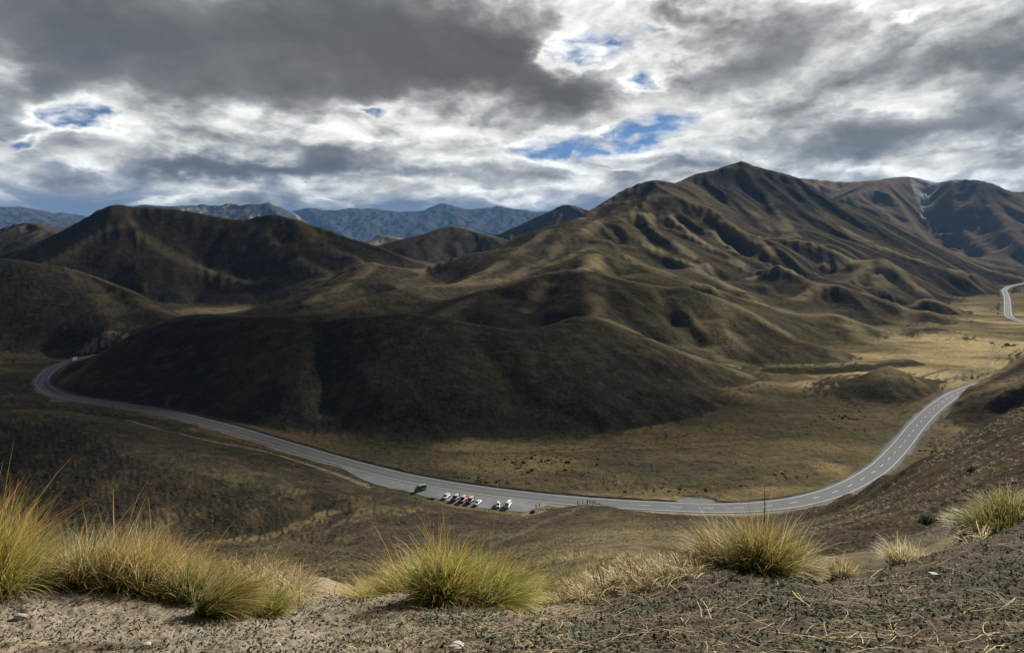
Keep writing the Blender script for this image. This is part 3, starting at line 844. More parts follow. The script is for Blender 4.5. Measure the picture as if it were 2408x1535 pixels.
# old river terrace: a low bank across the flat
bank_xy = resample(catmull([on_floor(*p)[:2] for p in ((1730, 858), (1800, 866), (1870, 869), (1950, 868), (2020, 863), (2080, 857), (2130, 852))], 8), 6)
db = dist_to(bank_xy, XX, YY, 60)
Z = Z + 3.2 * (1 - sstep(db, 2, 16)) * (0.6 + 0.8 * fbm(XX / 20, YY / 20, 3, 8)) * (1 - steep)
tight = sstep(sxc, 2215, 2245) * sstep(YY, 370, 385)      # the spur comes right down to the road here
lev = (1 - sstep(dmin + 2.2 * tight, 0, 9 - 6 * tight)) * nearcam
Z = Z * (1 - lev) + (-0.08) * lev

# ---------------- foreground field (first 55 m), surveyed the same way
NEAR = [
    # (x, y, Y) visible ground
    (0, 1535, 2.35), (400, 1535, 2.35), (800, 1535, 2.3), (1200, 1535, 2.2), (1600, 1535, 2.15), (2000, 1535, 2.1), (2408, 1535, 2.05), (-120, 1535, 2.35), (2520, 1535, 2.05),
    (0, 1460, 2.9), (200, 1460, 2.9), (400, 1470, 2.85), (600, 1480, 2.8), (760, 1480, 2.8), (0, 1400, 3.5), (150, 1385, 3.6), (300, 1392, 3.5), (420, 1420, 3.3), (520, 1440, 3.2), (640, 1440, 3.25), (-120, 1400, 3.5),
    (700, 1420, 3.6), (740, 1385, 4.6), (700, 1365, 5.6), (760, 1365, 5.6), (690, 1362, 6.2),
    (820, 1465, 2.9), (860, 1440, 3.05), (940, 1405, 3.3), (1000, 1393, 3.4), (1080, 1398, 3.4), (1150, 1425, 3.25), (1250, 1440, 3.2), (1000, 1460, 2.75), (1150, 1475, 2.7), (1300, 1440, 3.2),
    (1360, 1425, 3.5), (1400, 1400, 4.4), (1450, 1375, 5.5), (1380, 1350, 8.0), (1500, 1330, 10.5), (1450, 1310, 15), (1550, 1300, 22), (1400, 1300, 30), (1350, 1312, 22), (1300, 1335, 14), (1560, 1370, 5.6),
    (1480, 1440, 3.3), (1560, 1420, 3.4), (1600, 1400, 3.45), (1650, 1360, 3.7), (1700, 1335, 3.95), (1750, 1325, 4.05), (1800, 1335, 4.0), (1850, 1352, 3.9), (1900, 1365, 3.85), (1950, 1365, 3.9), (2000, 1352, 4.0), (2080, 1340, 4.1),
    (2150, 1318, 4.3), (2230, 1290, 4.5), (2300, 1265, 4.8), (2360, 1245, 5.0), (2408, 1232, 5.2), (2520, 1200, 5.5), (1600, 1460, 2.7), (1750, 1420, 2.95), (1900, 1430, 2.9), (2100, 1420, 2.95), (2300, 1380, 3.2), (2408, 1340, 3.4),
    (2200, 1480, 2.5), (2400, 1450, 2.6), (1750, 1490, 2.45),
]
NEARZ = [  # (x, Y, drop below the eye) hidden or far
    (-120, 5, 3.6), (0, 5, 3.6), (200, 5, 3.6), (400, 5, 3.7), (600, 5, 3.1), (900, 5, 3.2), (1100, 5, 3.6), (1250, 5, 3.5),
    (0, 9, 7.0), (300, 9, 7.0), (600, 9, 5.9), (900, 9, 5.9), (1150, 9, 6.3), (-120, 9, 7), (740, 9.5, 6.0), (0, 20, 15), (400, 20, 14.6), (740, 20, 13.5), (1100, 20, 13),
    (1650, 5.5, 3.7), (1750, 5.5, 3.7), (1900, 5.5, 3.7), (2050, 5.7, 3.8), (2200, 6.2, 3.9), (2350, 6.8, 4.2), (2500, 7.2, 4.3), (1700, 10, 6.4), (1900, 10, 6.2), (2100, 10, 6.0), (2300, 11, 6.0), (2500, 12, 6.0),
    (1700, 22, 12.5), (1900, 20, 11.5), (2100, 20, 11), (2300, 22, 10.8), (2500, 24, 11),
]


def z_main(s, Y):
    """height of the main field at (s = X/Y, Y), bilinear"""
    fj = (np.asarray(s) - S0) / (S1 - S0) * (NC - 1)
    fi = (np.log(np.asarray(Y)) - T0) / (T1 - T0) * (NR - 1)
    fj = np.clip(fj, 0, NC - 1.001)
    fi = np.clip(fi, 0, NR - 1.001)
    i, j = fi.astype(int), fj.astype(int)
    a, b = fi - i, fj - j
    return (Z[i, j] * (1 - a) * (1 - b) + Z[i + 1, j] * a * (1 - b) + Z[i, j + 1] * (1 - a) * b + Z[i + 1, j + 1] * a * b)


def build_near():
    S, T, V = [], [], []
    for x, y, Y in NEAR:
        S.append((x - CX) / FD); T.append(math.log(Y)); V.append((y - HY) / FD)
    for x, Y, d in NEARZ:
        S.append((x - CX) / FD); T.append(math.log(Y)); V.append(d / Y)
    for Yq in (45, 52, 62, 75):
        for x in np.linspace(-250, 2660, 22):
            s = (x - CX) / FD
            S.append(s); T.append(math.log(Yq)); V.append((EYE - float(z_main(s, Yq))) / Yq)
    S, T, V = map(np.array, (S, T, V))
    n = len(S)
    D = np.hypot(S[:, None] - S[None], (T[:, None] - T[None])) ** 1.6
    A = np.zeros((n + 1, n + 1))
    A[:n, :n] = -D - np.eye(n) * 2e-5
    A[:n, n] = 1
    A[n, :n] = 1
    return S, T, np.linalg.solve(A, np.r_[V, 0])


NS, NT_, NW = build_near()


def z_near_raw(s, t):
    sh = s.shape
    s, t = s.ravel(), t.ravel()
    out = np.zeros(len(s))
    for i in range(0, len(s), 40000):
        D = np.hypot(s[i:i + 40000, None] - NS[None], t[i:i + 40000, None] - NT_[None]) ** 1.6
        out[i:i + 40000] = -(D @ NW[:-1]) + NW[-1]
    return (EYE - out * np.exp(t)).reshape(sh)


FC, FR = 1300, 1150
FS0, FS1, FY0, FY1 = -1.12, 1.12, 1.2, 58.0
FT0, FT1 = math.log(FY0), math.log(FY1)
s_, t_ = np.meshgrid(np.linspace(FS0, FS1, 300), np.linspace(FT0, FT1, 300))
ZN = upsample(z_near_raw(np.clip(s_, -0.92, 0.92), np.maximum(t_, math.log(1.7))), FR, FC)
fs, ft = np.meshgrid(np.linspace(FS0, FS1, FC), np.linspace(FT0, FT1, FR))
FYY = np.exp(ft)
FXX = fs * FYY
# clods, ruts and coarse roughness of trodden earth
nr = 1 - sstep(FYY, 6, 14)
ZN = ZN + (fbm(FXX / 0.9, FYY / 0.9, 3, 401) - 0.5) * 0.10 * nr
cl = fbm(FXX / 0.16, FYY / 0.16, 5, 402, 0.58)
ZN = ZN + (cl - 0.5) * 0.055 * nr
ZN = ZN + (fbm(FXX / 0.03, FYY / 0.03, 3, 403, 0.6) - 0.5) * 0.013 * nr
ZN = ZN + (fbm(FXX / 3.5, FYY / 3.5, 4, 404) - 0.5) * 0.9 * sstep(FYY, 5, 12)

# ease the near field into the main one
ef = sstep(FYY, 38, 50)
ZN = ZN * (1 - ef) + z_main(fs, np.maximum(FYY, Y0 + 0.01)) * ef


def ground_z(x, y):
    """height of the land under a point"""
    s = x / y
    if y < 50:
        fj = min(max((s - FS0) / (FS1 - FS0) * (FC - 1), 0), FC - 1.001)
        fi = min(max((math.log(y) - FT0) / (FT1 - FT0) * (FR - 1), 0), FR - 1.001)
        i, j = int(fi), int(fj)
        a, b = fi - i, fj - j
        return float(ZN[i, j] * (1 - a) * (1 - b) + ZN[i + 1, j] * a * (1 - b) + ZN[i, j + 1] * (1 - a) * b + ZN[i + 1, j + 1] * a * b)
    return float(z_main(s, y))


def z_near(x, y):
    """vectorised ground height in the near field"""
    fj = np.clip((x / y - FS0) / (FS1 - FS0) * (FC - 1), 0, FC - 1.001)
    fi = np.clip((np.log(y) - FT0) / (FT1 - FT0) * (FR - 1), 0, FR - 1.001)
    i, j = fi.astype(int), fj.astype(int)
    a, b = fi - i, fj - j
    return ZN[i, j] * (1 - a) * (1 - b) + ZN[i + 1, j] * a * (1 - b) + ZN[i, j + 1] * (1 - a) * b + ZN[i + 1, j + 1] * a * b


def grid_mesh(name, X, Y, Z, mat, attrs, rows=None, smooth=True, facemask=None):
    r, c = X.shape
    idx = np.arange(r * c, dtype=np.int32).reshape(r, c)
    q = np.stack([idx[:-1, :-1], idx[:-1, 1:], idx[1:, 1:], idx[1:, :-1]], -1).reshape(-1, 4)
    if facemask is not None:
        q = q[facemask.ravel()]
        used = np.zeros(r * c, bool)
        used[q.ravel()] = True
        remap = np.cumsum(used) - 1
        q = remap[q].astype(np.int32)
    else:
        used = slice(None)
    co = np.stack([X, Y, Z], -1).reshape(-1, 3)[used].astype(np.float32)
    me = bpy.data.meshes.new(name)
    me.vertices.add(len(co))
    me.vertices.foreach_set('co', co.ravel())
    me.loops.add(q.size)
    me.loops.foreach_set('vertex_index', q.ravel())
    me.polygons.add(len(q))
    me.polygons.foreach_set('loop_start', np.arange(0, q.size, 4, dtype=np.int32))
    me.polygons.foreach_set('use_smooth', np.full(len(q), smooth))
    for k, v in attrs.items():
        v = np.asarray(v, np.float32)
        if v.ndim == X.ndim:
            a = me.attributes.new(k, 'FLOAT', 'POINT')
            a.data.foreach_set('value', np.ascontiguousarray(v.reshape(-1)[used]))
        else:
            a = me.attributes.new(k, 'FLOAT_COLOR', 'POINT')
            rgba = np.ones((r * c, 4), np.float32)
            rgba[:, :3] = v.reshape(-1, 3)
            a.data.foreach_set('color', np.ascontiguousarray(rgba[used]).ravel())
    me.update(calc_edges=True)
    me.materials.append(mat)
    o = bpy.data.objects.new(name, me)
    col.objects.link(o)
    return o


# ================================================================== land cover (albedo, some sun and shade painted in)
def blend(A, B, f):
    return A * (1 - f[..., None]) + np.asarray(B, np.float32) * f[..., None]


def blob_mask(items, X, Y):
    """soft patches given by survey position on the flat: (x, y, half width, half height, strength)"""
    out = np.zeros(X.shape, np.float32)
    for x, y, hw, hh, k in items:
        cx_, cy_, _ = on_floor(x, y)
        wx_ = hw / FD * cy_
        wy_ = abs(on_floor(x, y - hh)[1] - on_floor(x, y + hh)[1]) / 2
        out = np.maximum(out, k * np.exp(-((X - cx_) / wx_) ** 2 - ((Y - cy_) / wy_) ** 2))
    return out


sgx, sgy = grad(smooth_z(Z, 1))
slp = np.hypot(sgx, sgy)
cell = YY * (T1 - T0) / (NR - 1)
soft = smooth_z(Z, 14)
sx0 = XX / YY * FD + CX
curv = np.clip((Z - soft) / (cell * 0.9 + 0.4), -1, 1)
flat = (1 - sstep(slp, 0.07, 0.16)) * (1 - sstep(Z, 8, 22)) * sstep(YY, 170, 210)
n_big = fbm(XX / 120, YY / 120, 5, 201)
n_mid = fbm(XX / 28, YY / 28, 5, 202)
n_str = fbm(XX / 70 + 0.4 * n_mid, YY / 26, 5, 203)

tussock = np.array((0.056, 0.049, 0.037), np.float32)
A = np.empty(XX.shape + (3,), np.float32)
A[:] = tussock
A = blend(A, (0.058, 0.049, 0.040), sstep(n_big, 0.45, 0.62) * 0.7)
A = blend(A, (0.105, 0.088, 0.054), sstep(n_mid, 0.5, 0.7) * 0.35)
# dry grass along spurs, lightened further as if sunlit; greener scrub down the gullies
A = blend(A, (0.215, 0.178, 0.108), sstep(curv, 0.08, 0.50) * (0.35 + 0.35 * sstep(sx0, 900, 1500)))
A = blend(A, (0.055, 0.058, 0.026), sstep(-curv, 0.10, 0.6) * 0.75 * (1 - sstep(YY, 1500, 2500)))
# surveyed crests: dry grass lines painted pale as lit rims
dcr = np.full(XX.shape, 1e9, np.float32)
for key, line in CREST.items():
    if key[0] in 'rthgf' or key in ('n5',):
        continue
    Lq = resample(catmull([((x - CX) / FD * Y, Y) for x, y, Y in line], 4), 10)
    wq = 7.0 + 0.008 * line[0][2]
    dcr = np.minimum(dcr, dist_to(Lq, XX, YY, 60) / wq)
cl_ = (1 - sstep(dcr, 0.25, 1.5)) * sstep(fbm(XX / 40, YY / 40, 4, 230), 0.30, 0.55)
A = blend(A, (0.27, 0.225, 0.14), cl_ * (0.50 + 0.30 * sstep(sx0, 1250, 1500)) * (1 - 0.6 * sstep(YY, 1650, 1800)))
# near left hill: tussock painted darker as if in shade, its gully dark scrub
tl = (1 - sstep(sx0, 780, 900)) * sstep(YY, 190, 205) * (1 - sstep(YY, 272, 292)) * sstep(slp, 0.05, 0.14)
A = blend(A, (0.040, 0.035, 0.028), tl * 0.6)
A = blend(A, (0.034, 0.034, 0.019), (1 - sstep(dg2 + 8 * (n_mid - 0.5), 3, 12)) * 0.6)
tf = (1 - sstep(sx0, 700, 900)) * sstep(YY, 290, 302) * (1 - sstep(YY, 372, 400)) * (1 - sstep(slp, 0.12, 0.2))
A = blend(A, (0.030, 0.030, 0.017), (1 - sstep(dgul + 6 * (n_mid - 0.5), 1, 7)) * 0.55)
# greener mid slopes of the centre
A = blend(A, (0.075, 0.070, 0.034), blob_mask([(1560, 760, 140, 60, 0.7), (1900, 790, 160, 40, 0.5)], XX, YY * 1.0) * (1 - flat))
# big mountain: browner, with dark rock near its crest
hi = sstep(Z, 110, 230) * sstep(YY, 1200, 1500)
A = blend(A, (0.115, 0.098, 0.072), hi * 0.8)
rk = fbm(XX / 70 + 3, YY / 130, 5, 210)
A = blend(A, (0.045, 0.045, 0.046), hi * sstep(rk + 0.25 * sstep(slp, 0.45, 0.8) + 0.12 * sstep(Z, 230, 340), 0.60, 0.68) * 0.85)
sx = XX / YY * FD + CX
right_range = sstep(YY, 1900, 2300) * sstep(sx, 1800, 1900)
A = blend(A, (0.190, 0.150, 0.112), right_range * 0.9)
A = blend(A, (0.33, 0.24, 0.17), right_range * sstep(YY, 3250, 3450) * (1 - sstep(sx, 2070, 2110)) * 0.8)
# scree fans on the far right hill
sy = HY + (EYE - Z) / YY * FD
vgap = np.minimum(np.abs(sx - (2178 - (sy - 430) * 0.10)) - (2 + 34 * (1 - sstep(sy, 415, 505))), np.abs(sx - (2238 - (sy - 435) * 0.95)) - 5)
scree = right_range * (1 - sstep(vgap + 14 * (fbm(XX / 60, YY / 60, 4, 212) - 0.5), -3, 5)) * (1 - sstep(sy, 505, 530)) * sstep(YY, 2600, 2750) * (1 - sstep(YY, 3400, 3500))
A = blend(A, (0.44, 0.44, 0.43), scree * 0.95)
# far ranges
far_ = sstep(YY, 5000, 6500)
A = blend(A, (0.060, 0.062, 0.062), far_)
A = blend(A, (0.26, 0.225, 0.18), sstep(YY, 6000, 6300) * (1 - sstep(YY, 7600, 8000)) * sstep(sx, 290, 330) * (1 - sstep(sx, 700, 740)) * sstep(fbm(XX / 500, YY / 500, 4, 215), 0.42, 0.6) * 0.8)
A = blend(A, (0.30, 0.26, 0.17), sstep(YY, 3300, 3420) * (1 - sstep(YY, 4700, 4900)) * sstep(sx, 840, 860) * (1 - sstep(sx, 1000, 1020)))
# the flats: dry straw grass and dull olive tussock in long drifts
F = np.empty_like(A)
F[:] = (0.118, 0.100, 0.062)
F = blend(F, (0.185, 0.148, 0.082), sstep(n_str, 0.44, 0.64) * 0.85)
F = blend(F, (0.078, 0.072, 0.040), sstep(fbm(XX / 45 + 9, YY / 30, 5, 204), 0.52, 0.64) * 0.75)
gold = blob_mask([(1180, 1085, 190, 30, 1.0), (1290, 1052, 260, 14, 0.9), (1500, 1000, 200, 22, 0.6), (1850, 1150, 150, 14, 0.9), (1950, 1100, 60, 30, 0.9),
                  (800, 1010, 260, 12, 0.7), (700, 1020, 120, 10, 0.6), (1870, 980, 160, 18, 0.5), (2260, 1010, 90, 30, 0.7), (300, 940, 0.1, 0.1, 0.1),
                  (500, 1030, 200, 16, 0.6), (200, 975, 200, 10, 0.5), (1600, 1170, 250, 8, 0.6)], XX, YY)
F = blend(F, (0.255, 0.200, 0.105), sstep(gold + 0.7 * (n_str - 0.5) + 0.5 * (n_mid - 0.5), 0.25, 0.75) * 0.8)
dull = blob_mask([(1600, 1100, 220, 28, 1.0), (1150, 1050, 1, 1, 0), (900, 1068, 150, 18, 1.0), (1400, 1150, 200, 10, 0.7), (2060, 1000, 60, 16, 0.3), (60, 890, 120, 30, 0.4)], XX, YY)
F = blend(F, (0.088, 0.080, 0.055), sstep(dull + 0.6 * (n_mid - 0.5), 0.3, 0.8) * 0.85)
pale = blob_mask([(2330, 815, 260, 40, 1.15), (2180, 880, 200, 28, 1.0), (2400, 750, 240, 40, 0.7), (2250, 850, 200, 30, 1.0), (1920, 905, 60, 10, 1.0), (2100, 880, 100, 20, 0.4)], XX, YY)  # bright straw on the right flats, painted paler as a sun patch
F = blend(F, (0.46, 0.37, 0.205), sstep(pale + 1.3 * (n_str - 0.5) + 0.6 * (n_mid - 0.5), 0.10, 1.15) * 0.85)
F = blend(F, (0.16, 0.125, 0.085), sstep(YY, 750, 900) * (1 - sstep(n_str, 0.5, 0.6)) * 0.7)
F = F * (1.02 + 0.04 * np.clip(pale, 0, 1))[..., None]
A = A * (1 - flat[..., None]) + F * flat[..., None]
A = blend(A, (0.200, 0.150, 0.082), tf * sstep(n_mid + 0.3 * n_str, 0.50, 0.78) * 0.85)
# exposed rock in the road cutting on the left
ox, oy = (245 - CX) / FD * 588, 588
oc = np.exp(-((XX - ox) / 20) ** 2 - ((YY - oy) / 13) ** 2)
A = blend(A, (0.27, 0.26, 0.24), sstep(oc, 0.15, 0.3) * sstep(oc + 2.4 * (fbm((XX + 0.6 * YY) / 3.2, YY / 10, 5, 220) - 0.5), 0.42, 0.66) * 0.85)
# bank of dark earth cut above the road
cut = (1 - sstep(np.abs(YY - 408) + 0 * XX, 10, 24)) * sstep(sx, 145, 165) * (1 - sstep(sx, 300, 330)) * sstep(slp, 0.22, 0.35)
A = blend(A, (0.060, 0.054, 0.050), cut)
# paler open ground below the look-out
pg = np.exp(-((sx - 1480) / 230) ** 2) * (1 - sstep(YY, 150, 200)) * sstep(n_mid + 0.3 * n_big, 0.45, 0.75)
A = blend(A, (0.185, 0.150, 0.092), pg * 0.8)
# tracks
def line_mask(pts, w, z=0.0, soft_=0.8):
    P = resample(catmull([on_floor(*p, z)[:2] for p in pts], 6), 4)
    return 1 - sstep(dist_to(P, XX, YY, w * 4), w * soft_ * 0.5, w)


track = line_mask([(300, 1003), (367, 1022), (433, 1035), (500, 1050), (600, 1065), (667, 1079), (733, 1098), (801, 1119), (868, 1144)], 2.2)
track = np.maximum(track, 0.7 * line_mask([(2225, 925), (2236, 902), (2256, 883), (2305, 872), (2355, 867)], 3.5))
track = np.maximum(track, 0.7 * line_mask([(2305, 872), (2318, 855), (2338, 828), (2332, 801)], 4.0))
track = np.maximum(track, 0.6 * line_mask([(0, 962), (60, 968), (150, 972)], 1.6))
look = np.array([((x - CX) / FD * Y, Y) for x, Y in ((1238, 229), (1262, 231), (1290, 230), (1320, 228), (1350, 227), (1385, 226), (1398, 223))])
track = np.maximum(track, 1.2 * (1 - sstep(dist_to(resample(catmull(look, 5), 2), XX, YY, 9), 1.6, 2.8)))
look2 = np.array([((x - CX) / FD * Y, Y) for x, Y in ((1385, 224), (1340, 216), (1290, 205), (1240, 188), (1180, 165), (1100, 140), (1000, 118))])
track = np.maximum(track, 0.22 * (1 - sstep(dist_to(resample(catmull(look2, 5), 2), XX, YY, 9), 0.8, 2.2)))
A = blend(A, (0.30, 0.25, 0.17), np.clip(track, 0, 1) * 0.8)
rut = np.maximum(line_mask([(860, 1036), (1000, 1052), (1100, 1066), (1230, 1063), (1400, 1050), (1600, 1043), (1800, 1030), (1900, 1020)], 1.3),
                 line_mask([(1230, 1068), (1400, 1062), (1600, 1056), (1750, 1045)], 1.1))
rut = np.maximum(rut, line_mask([(2168, 930), (2140, 912), (2148, 896), (2185, 880), (2230, 868)], 2.2))
A = blend(A, (0.065, 0.056, 0.034), rut * 0.7)
A = blend(A, (0.050, 0.050, 0.026), (1 - sstep(db, 4, 14)) * 0.6 * sstep(n_mid, 0.35, 0.6))
# gravel verge of the road and lay-by
verge = 1 - sstep(dist_to(road_xy, XX, YY, 30) + 2.2 * (fbm(XX / 9, YY / 9, 3, 240) - 0.5), 4.4, 7.0)
for (x, y, w_) in ((155, 938, 8), (1640, 1178, 7)):
    vx, vy, _ = on_floor(x, y)
    verge = np.maximum(verge, 1 - sstep(np.hypot((XX - vx) * 0.7, YY - vy) + 3 * (fbm(XX / 5, YY / 5, 3, 241) - 0.5), w_ * 0.6, w_))
verge = np.maximum(verge, 1 - sstep(dist_to(road2_xy, XX, YY, 60), 4.5, 7))
VERGE = verge * sstep(YY, 180, 215)

hill_m, hn, hb = material('tussock_land', rough=1.0, spec=0.0)


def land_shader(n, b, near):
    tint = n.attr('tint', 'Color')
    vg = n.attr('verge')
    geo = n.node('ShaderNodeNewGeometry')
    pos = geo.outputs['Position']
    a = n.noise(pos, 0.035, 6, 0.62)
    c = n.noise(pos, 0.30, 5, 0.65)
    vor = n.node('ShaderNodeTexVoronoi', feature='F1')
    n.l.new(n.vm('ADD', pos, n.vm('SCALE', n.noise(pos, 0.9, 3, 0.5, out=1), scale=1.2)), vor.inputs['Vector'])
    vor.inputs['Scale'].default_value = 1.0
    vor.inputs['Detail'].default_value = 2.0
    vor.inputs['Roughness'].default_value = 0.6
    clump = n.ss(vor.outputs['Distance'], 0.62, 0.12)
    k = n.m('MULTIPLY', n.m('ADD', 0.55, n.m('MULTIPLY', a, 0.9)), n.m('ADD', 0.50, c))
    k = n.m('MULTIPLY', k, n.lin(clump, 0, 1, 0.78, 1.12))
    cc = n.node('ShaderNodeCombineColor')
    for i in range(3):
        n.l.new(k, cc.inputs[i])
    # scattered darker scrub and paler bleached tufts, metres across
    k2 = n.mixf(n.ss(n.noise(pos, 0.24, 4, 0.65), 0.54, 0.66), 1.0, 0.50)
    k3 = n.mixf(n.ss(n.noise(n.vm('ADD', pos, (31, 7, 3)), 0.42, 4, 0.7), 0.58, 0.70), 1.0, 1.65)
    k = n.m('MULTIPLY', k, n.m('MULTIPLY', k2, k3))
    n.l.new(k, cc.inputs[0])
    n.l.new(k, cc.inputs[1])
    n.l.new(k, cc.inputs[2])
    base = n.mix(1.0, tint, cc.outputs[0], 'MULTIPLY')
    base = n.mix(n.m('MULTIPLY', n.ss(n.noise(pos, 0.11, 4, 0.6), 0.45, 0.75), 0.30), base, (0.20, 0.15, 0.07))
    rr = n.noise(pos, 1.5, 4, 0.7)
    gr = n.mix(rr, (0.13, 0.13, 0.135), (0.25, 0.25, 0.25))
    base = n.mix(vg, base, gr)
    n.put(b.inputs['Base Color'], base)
    hgt = n.m('ADD', n.m('MULTIPLY', clump, 0.34), n.m('ADD', n.m('MULTIPLY', c, 0.9), n.m('MULTIPLY', a, 3.0)))
    bump = n.node('ShaderNodeBump')
    bump.inputs['Strength'].default_value = 0.75
    bump.inputs['Distance'].default_value = 1.0
    n.put(bump.inputs['Height'], n.m('MULTIPLY', hgt, n.m('SUBTRACT', 1.0, n.m('MULTIPLY', vg, 0.9))))
    n.put(b.inputs['Normal'], bump.outputs[0])


land_shader(hn, hb, False)

# one sheet of land, cut along natural lines into the flat, the hills and the far ranges
fz = (YY[:-1, :-1] + YY[1:, 1:]) / 2
fx_ = (sx[:-1, :-1] + sx[1:, 1:]) / 2
hill_f = smooth_z(((1 - flat) * sstep(Z, 1.5, 6)).astype(np.float32), 4)
hill_f = (hill_f[:-1, :-1] + hill_f[1:, 1:]) / 2 > 0.4
lab = np.zeros(fz.shape, np.int8)                              # 0 valley floor and near slopes
lab[(fz > 310) & hill_f] = 1                                   # 1 tussock hills
lab[(fz > 900)] = 1
lab[(fz > 1080) & (fx_ < 1010)] = 2                            # 2 hill behind the left flat
lab[(fz > 1220) & (fx_ >= 1010)] = 3                           # 3 the big mountain
lab[(fz > 1550) & (fx_ >= 850) & (fx_ < 1290)] = 4             # 4 middle hills
lab[(fz > 1960)] = 5                                           # 5 outer hills
lab[(fz > 5200)] = 6                                           # 6 far ranges
lab[(fz <= 1700) & (fx_ > 2180) & (fz > 400) & ~hill_f] = 0
near_cut = fz > 49.0
NAMES = {0: 'valley_ground', 1: 'tussock_hills', 2: 'left_hill', 3: 'mountain', 4: 'middle_hill', 5: 'outer_hills', 6: 'far_mountains'}
for k, nm in NAMES.items():
    m_ = (lab == k) & near_cut
    if m_.any():
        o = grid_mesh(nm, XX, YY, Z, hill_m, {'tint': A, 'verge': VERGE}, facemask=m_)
        o['kind'] = 'structure'

# ------------------------------------------------------------------ near ground
sxf = FXX / FYY * FD + CX
lich = sstep(fbm(FXX / 0.35, FYY / 0.35, 5, 501, 0.6) + 0.10 * sstep(sxf, 1450, 1700), 0.50, 0.60)
G = np.empty(FXX.shape + (3,), np.float32)
G[:] = (0.165, 0.130, 0.100)
G = blend(G, (0.085, 0.066, 0.052), sstep(fbm(FXX / 0.5, FYY / 0.5, 5, 502), 0.48, 0.62) * 0.8)
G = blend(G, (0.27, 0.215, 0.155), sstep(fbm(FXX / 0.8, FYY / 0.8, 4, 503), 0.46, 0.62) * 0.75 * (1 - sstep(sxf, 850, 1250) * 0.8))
G = blend(G, (0.150, 0.165, 0.125), lich * 0.50)
G = blend(G, (0.235, 0.205, 0.170), (1 - sstep(sxf, 750, 1100)) * sstep(fbm(FXX / 0.6, FYY / 0.6, 4, 507), 0.40, 0.60) * 0.7)
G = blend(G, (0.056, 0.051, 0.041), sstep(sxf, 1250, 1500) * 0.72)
grass_f = sstep(FYY, 4.6, 7.5)
GG = np.empty_like(G)
GG[:] = (0.110, 0.090, 0.052)
gn = fbm(FXX / 3.0, FYY / 3.0, 5, 504)
GG = blend(GG, (0.190, 0.150, 0.085), sstep(gn, 0.45, 0.62) * 0.8)
GG = blend(GG, (0.075, 0.062, 0.045), sstep(fbm(FXX / 5, FYY / 5, 5, 505), 0.52, 0.64) * 0.8)
path_f = np.exp(-((sxf - 735) / 60) ** 2) * (1 - sstep(FYY, 8, 13))
GG = blend(GG, (0.26, 0.21, 0.16), np.clip(path_f * 1.2, 0, 0.8))
G = G * (1 - grass_f[..., None]) + GG * grass_f[..., None]
w_near = sstep(FYY, 30, 49)
ci = np.clip(((np.log(np.maximum(FYY, Y0)) - T0) / (T1 - T0) * (NR - 1)).astype(int), 0, NR - 1)
cj = np.clip(((fs - S0) / (S1 - S0) * (NC - 1)).astype(int), 0, NC - 1)
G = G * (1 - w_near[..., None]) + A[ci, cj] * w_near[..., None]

near_m, nn, nb = material('trodden_earth', rough=1.0, spec=0.05)


def near_shader(n, b):
    tint = n.attr('tint', 'Color')
    pos = n.node('ShaderNodeNewGeometry').outputs['Position']
    a = n.noise(pos, 9.0, 6, 0.65)
    c = n.noise(pos, 55.0, 5, 0.7)
    d = n.noise(pos, 1.3, 5, 0.6)
    k = n.m('MULTIPLY', n.m('ADD', 0.35, n.m('MULTIPLY', a, 1.3)), n.m('ADD', 0.45, n.m('MULTIPLY', c, 1.1)))
    k = n.m('MULTIPLY', k, n.m('ADD', 0.7, n.m('MULTIPLY', d, 0.6)))
    cc = n.node('ShaderNodeCombineColor')
    for i in range(3):
        n.l.new(k, cc.inputs[i])
    base = n.mix(1.0, tint, cc.outputs[0], 'MULTIPLY')
    grit = n.ss(n.noise(pos, 110.0, 2, 0.5), 0.68, 0.74)
    base = n.mix(n.m('MULTIPLY', grit, 0.35), base, (0.26, 0.24, 0.20))
    n.put(b.inputs['Base Color'], base)
    bump = n.node('ShaderNodeBump')
    bump.inputs['Strength'].default_value = 0.8
    bump.inputs['Distance'].default_value = 0.02
    n.put(bump.inputs['Height'], n.m('ADD', a, n.m('MULTIPLY', c, 0.6)))
    n.put(b.inputs['Normal'], bump.outputs[0])


near_shader(nn, nb)
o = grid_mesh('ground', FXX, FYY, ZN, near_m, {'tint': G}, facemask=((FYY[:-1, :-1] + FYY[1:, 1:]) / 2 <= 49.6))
o['kind'] = 'structure'


# ------------------------------------------------------------------ haze: one closed box of thin air
def box_mesh(name, lo, hi, mat):
    bm = bmesh.new()
    bmesh.ops.create_cube(bm, size=1)
    for v in bm.verts:
        for k in range(3):
            v.co[k] = lo[k] if v.co[k] < 0 else hi[k]
    me = bpy.data.meshes.new(name)
    bm.to_mesh(me)
    bm.free()
    me.materials.append(mat)
    o = bpy.data.objects.new(name, me)
    col.objects.link(o)
    return o


hm = bpy.data.materials.new('thin_air')
hm.use_nodes = True
ht = NT(hm.node_tree)
ht.n.clear()
pv = ht.node('ShaderNodeVolumePrincipled')
pv.inputs['Color'].default_value = (0.22, 0.48, 1.0, 1)
pv.inputs['Density'].default_value = HAZE
pv.inputs['Anisotropy'].default_value = 0.0
mo = ht.node('ShaderNodeOutputMaterial')
ht.l.new(pv.outputs[0], mo.inputs['Volume'])
zmax = max(float(Z.max()), EYE)
hz = box_mesh('haze', (-21000, -40, float(Z.min()) - 12), (21000, 17600, zmax + 25), hm)
hz['kind'] = 'stuff'


# ------------------------------------------------------------------ cloud heaps added out of view, aimed to shade chosen land
cm, cn, cb = material('shade_cloud_body', (0.85, 0.85, 0.85), 1.0, spec=0.0)


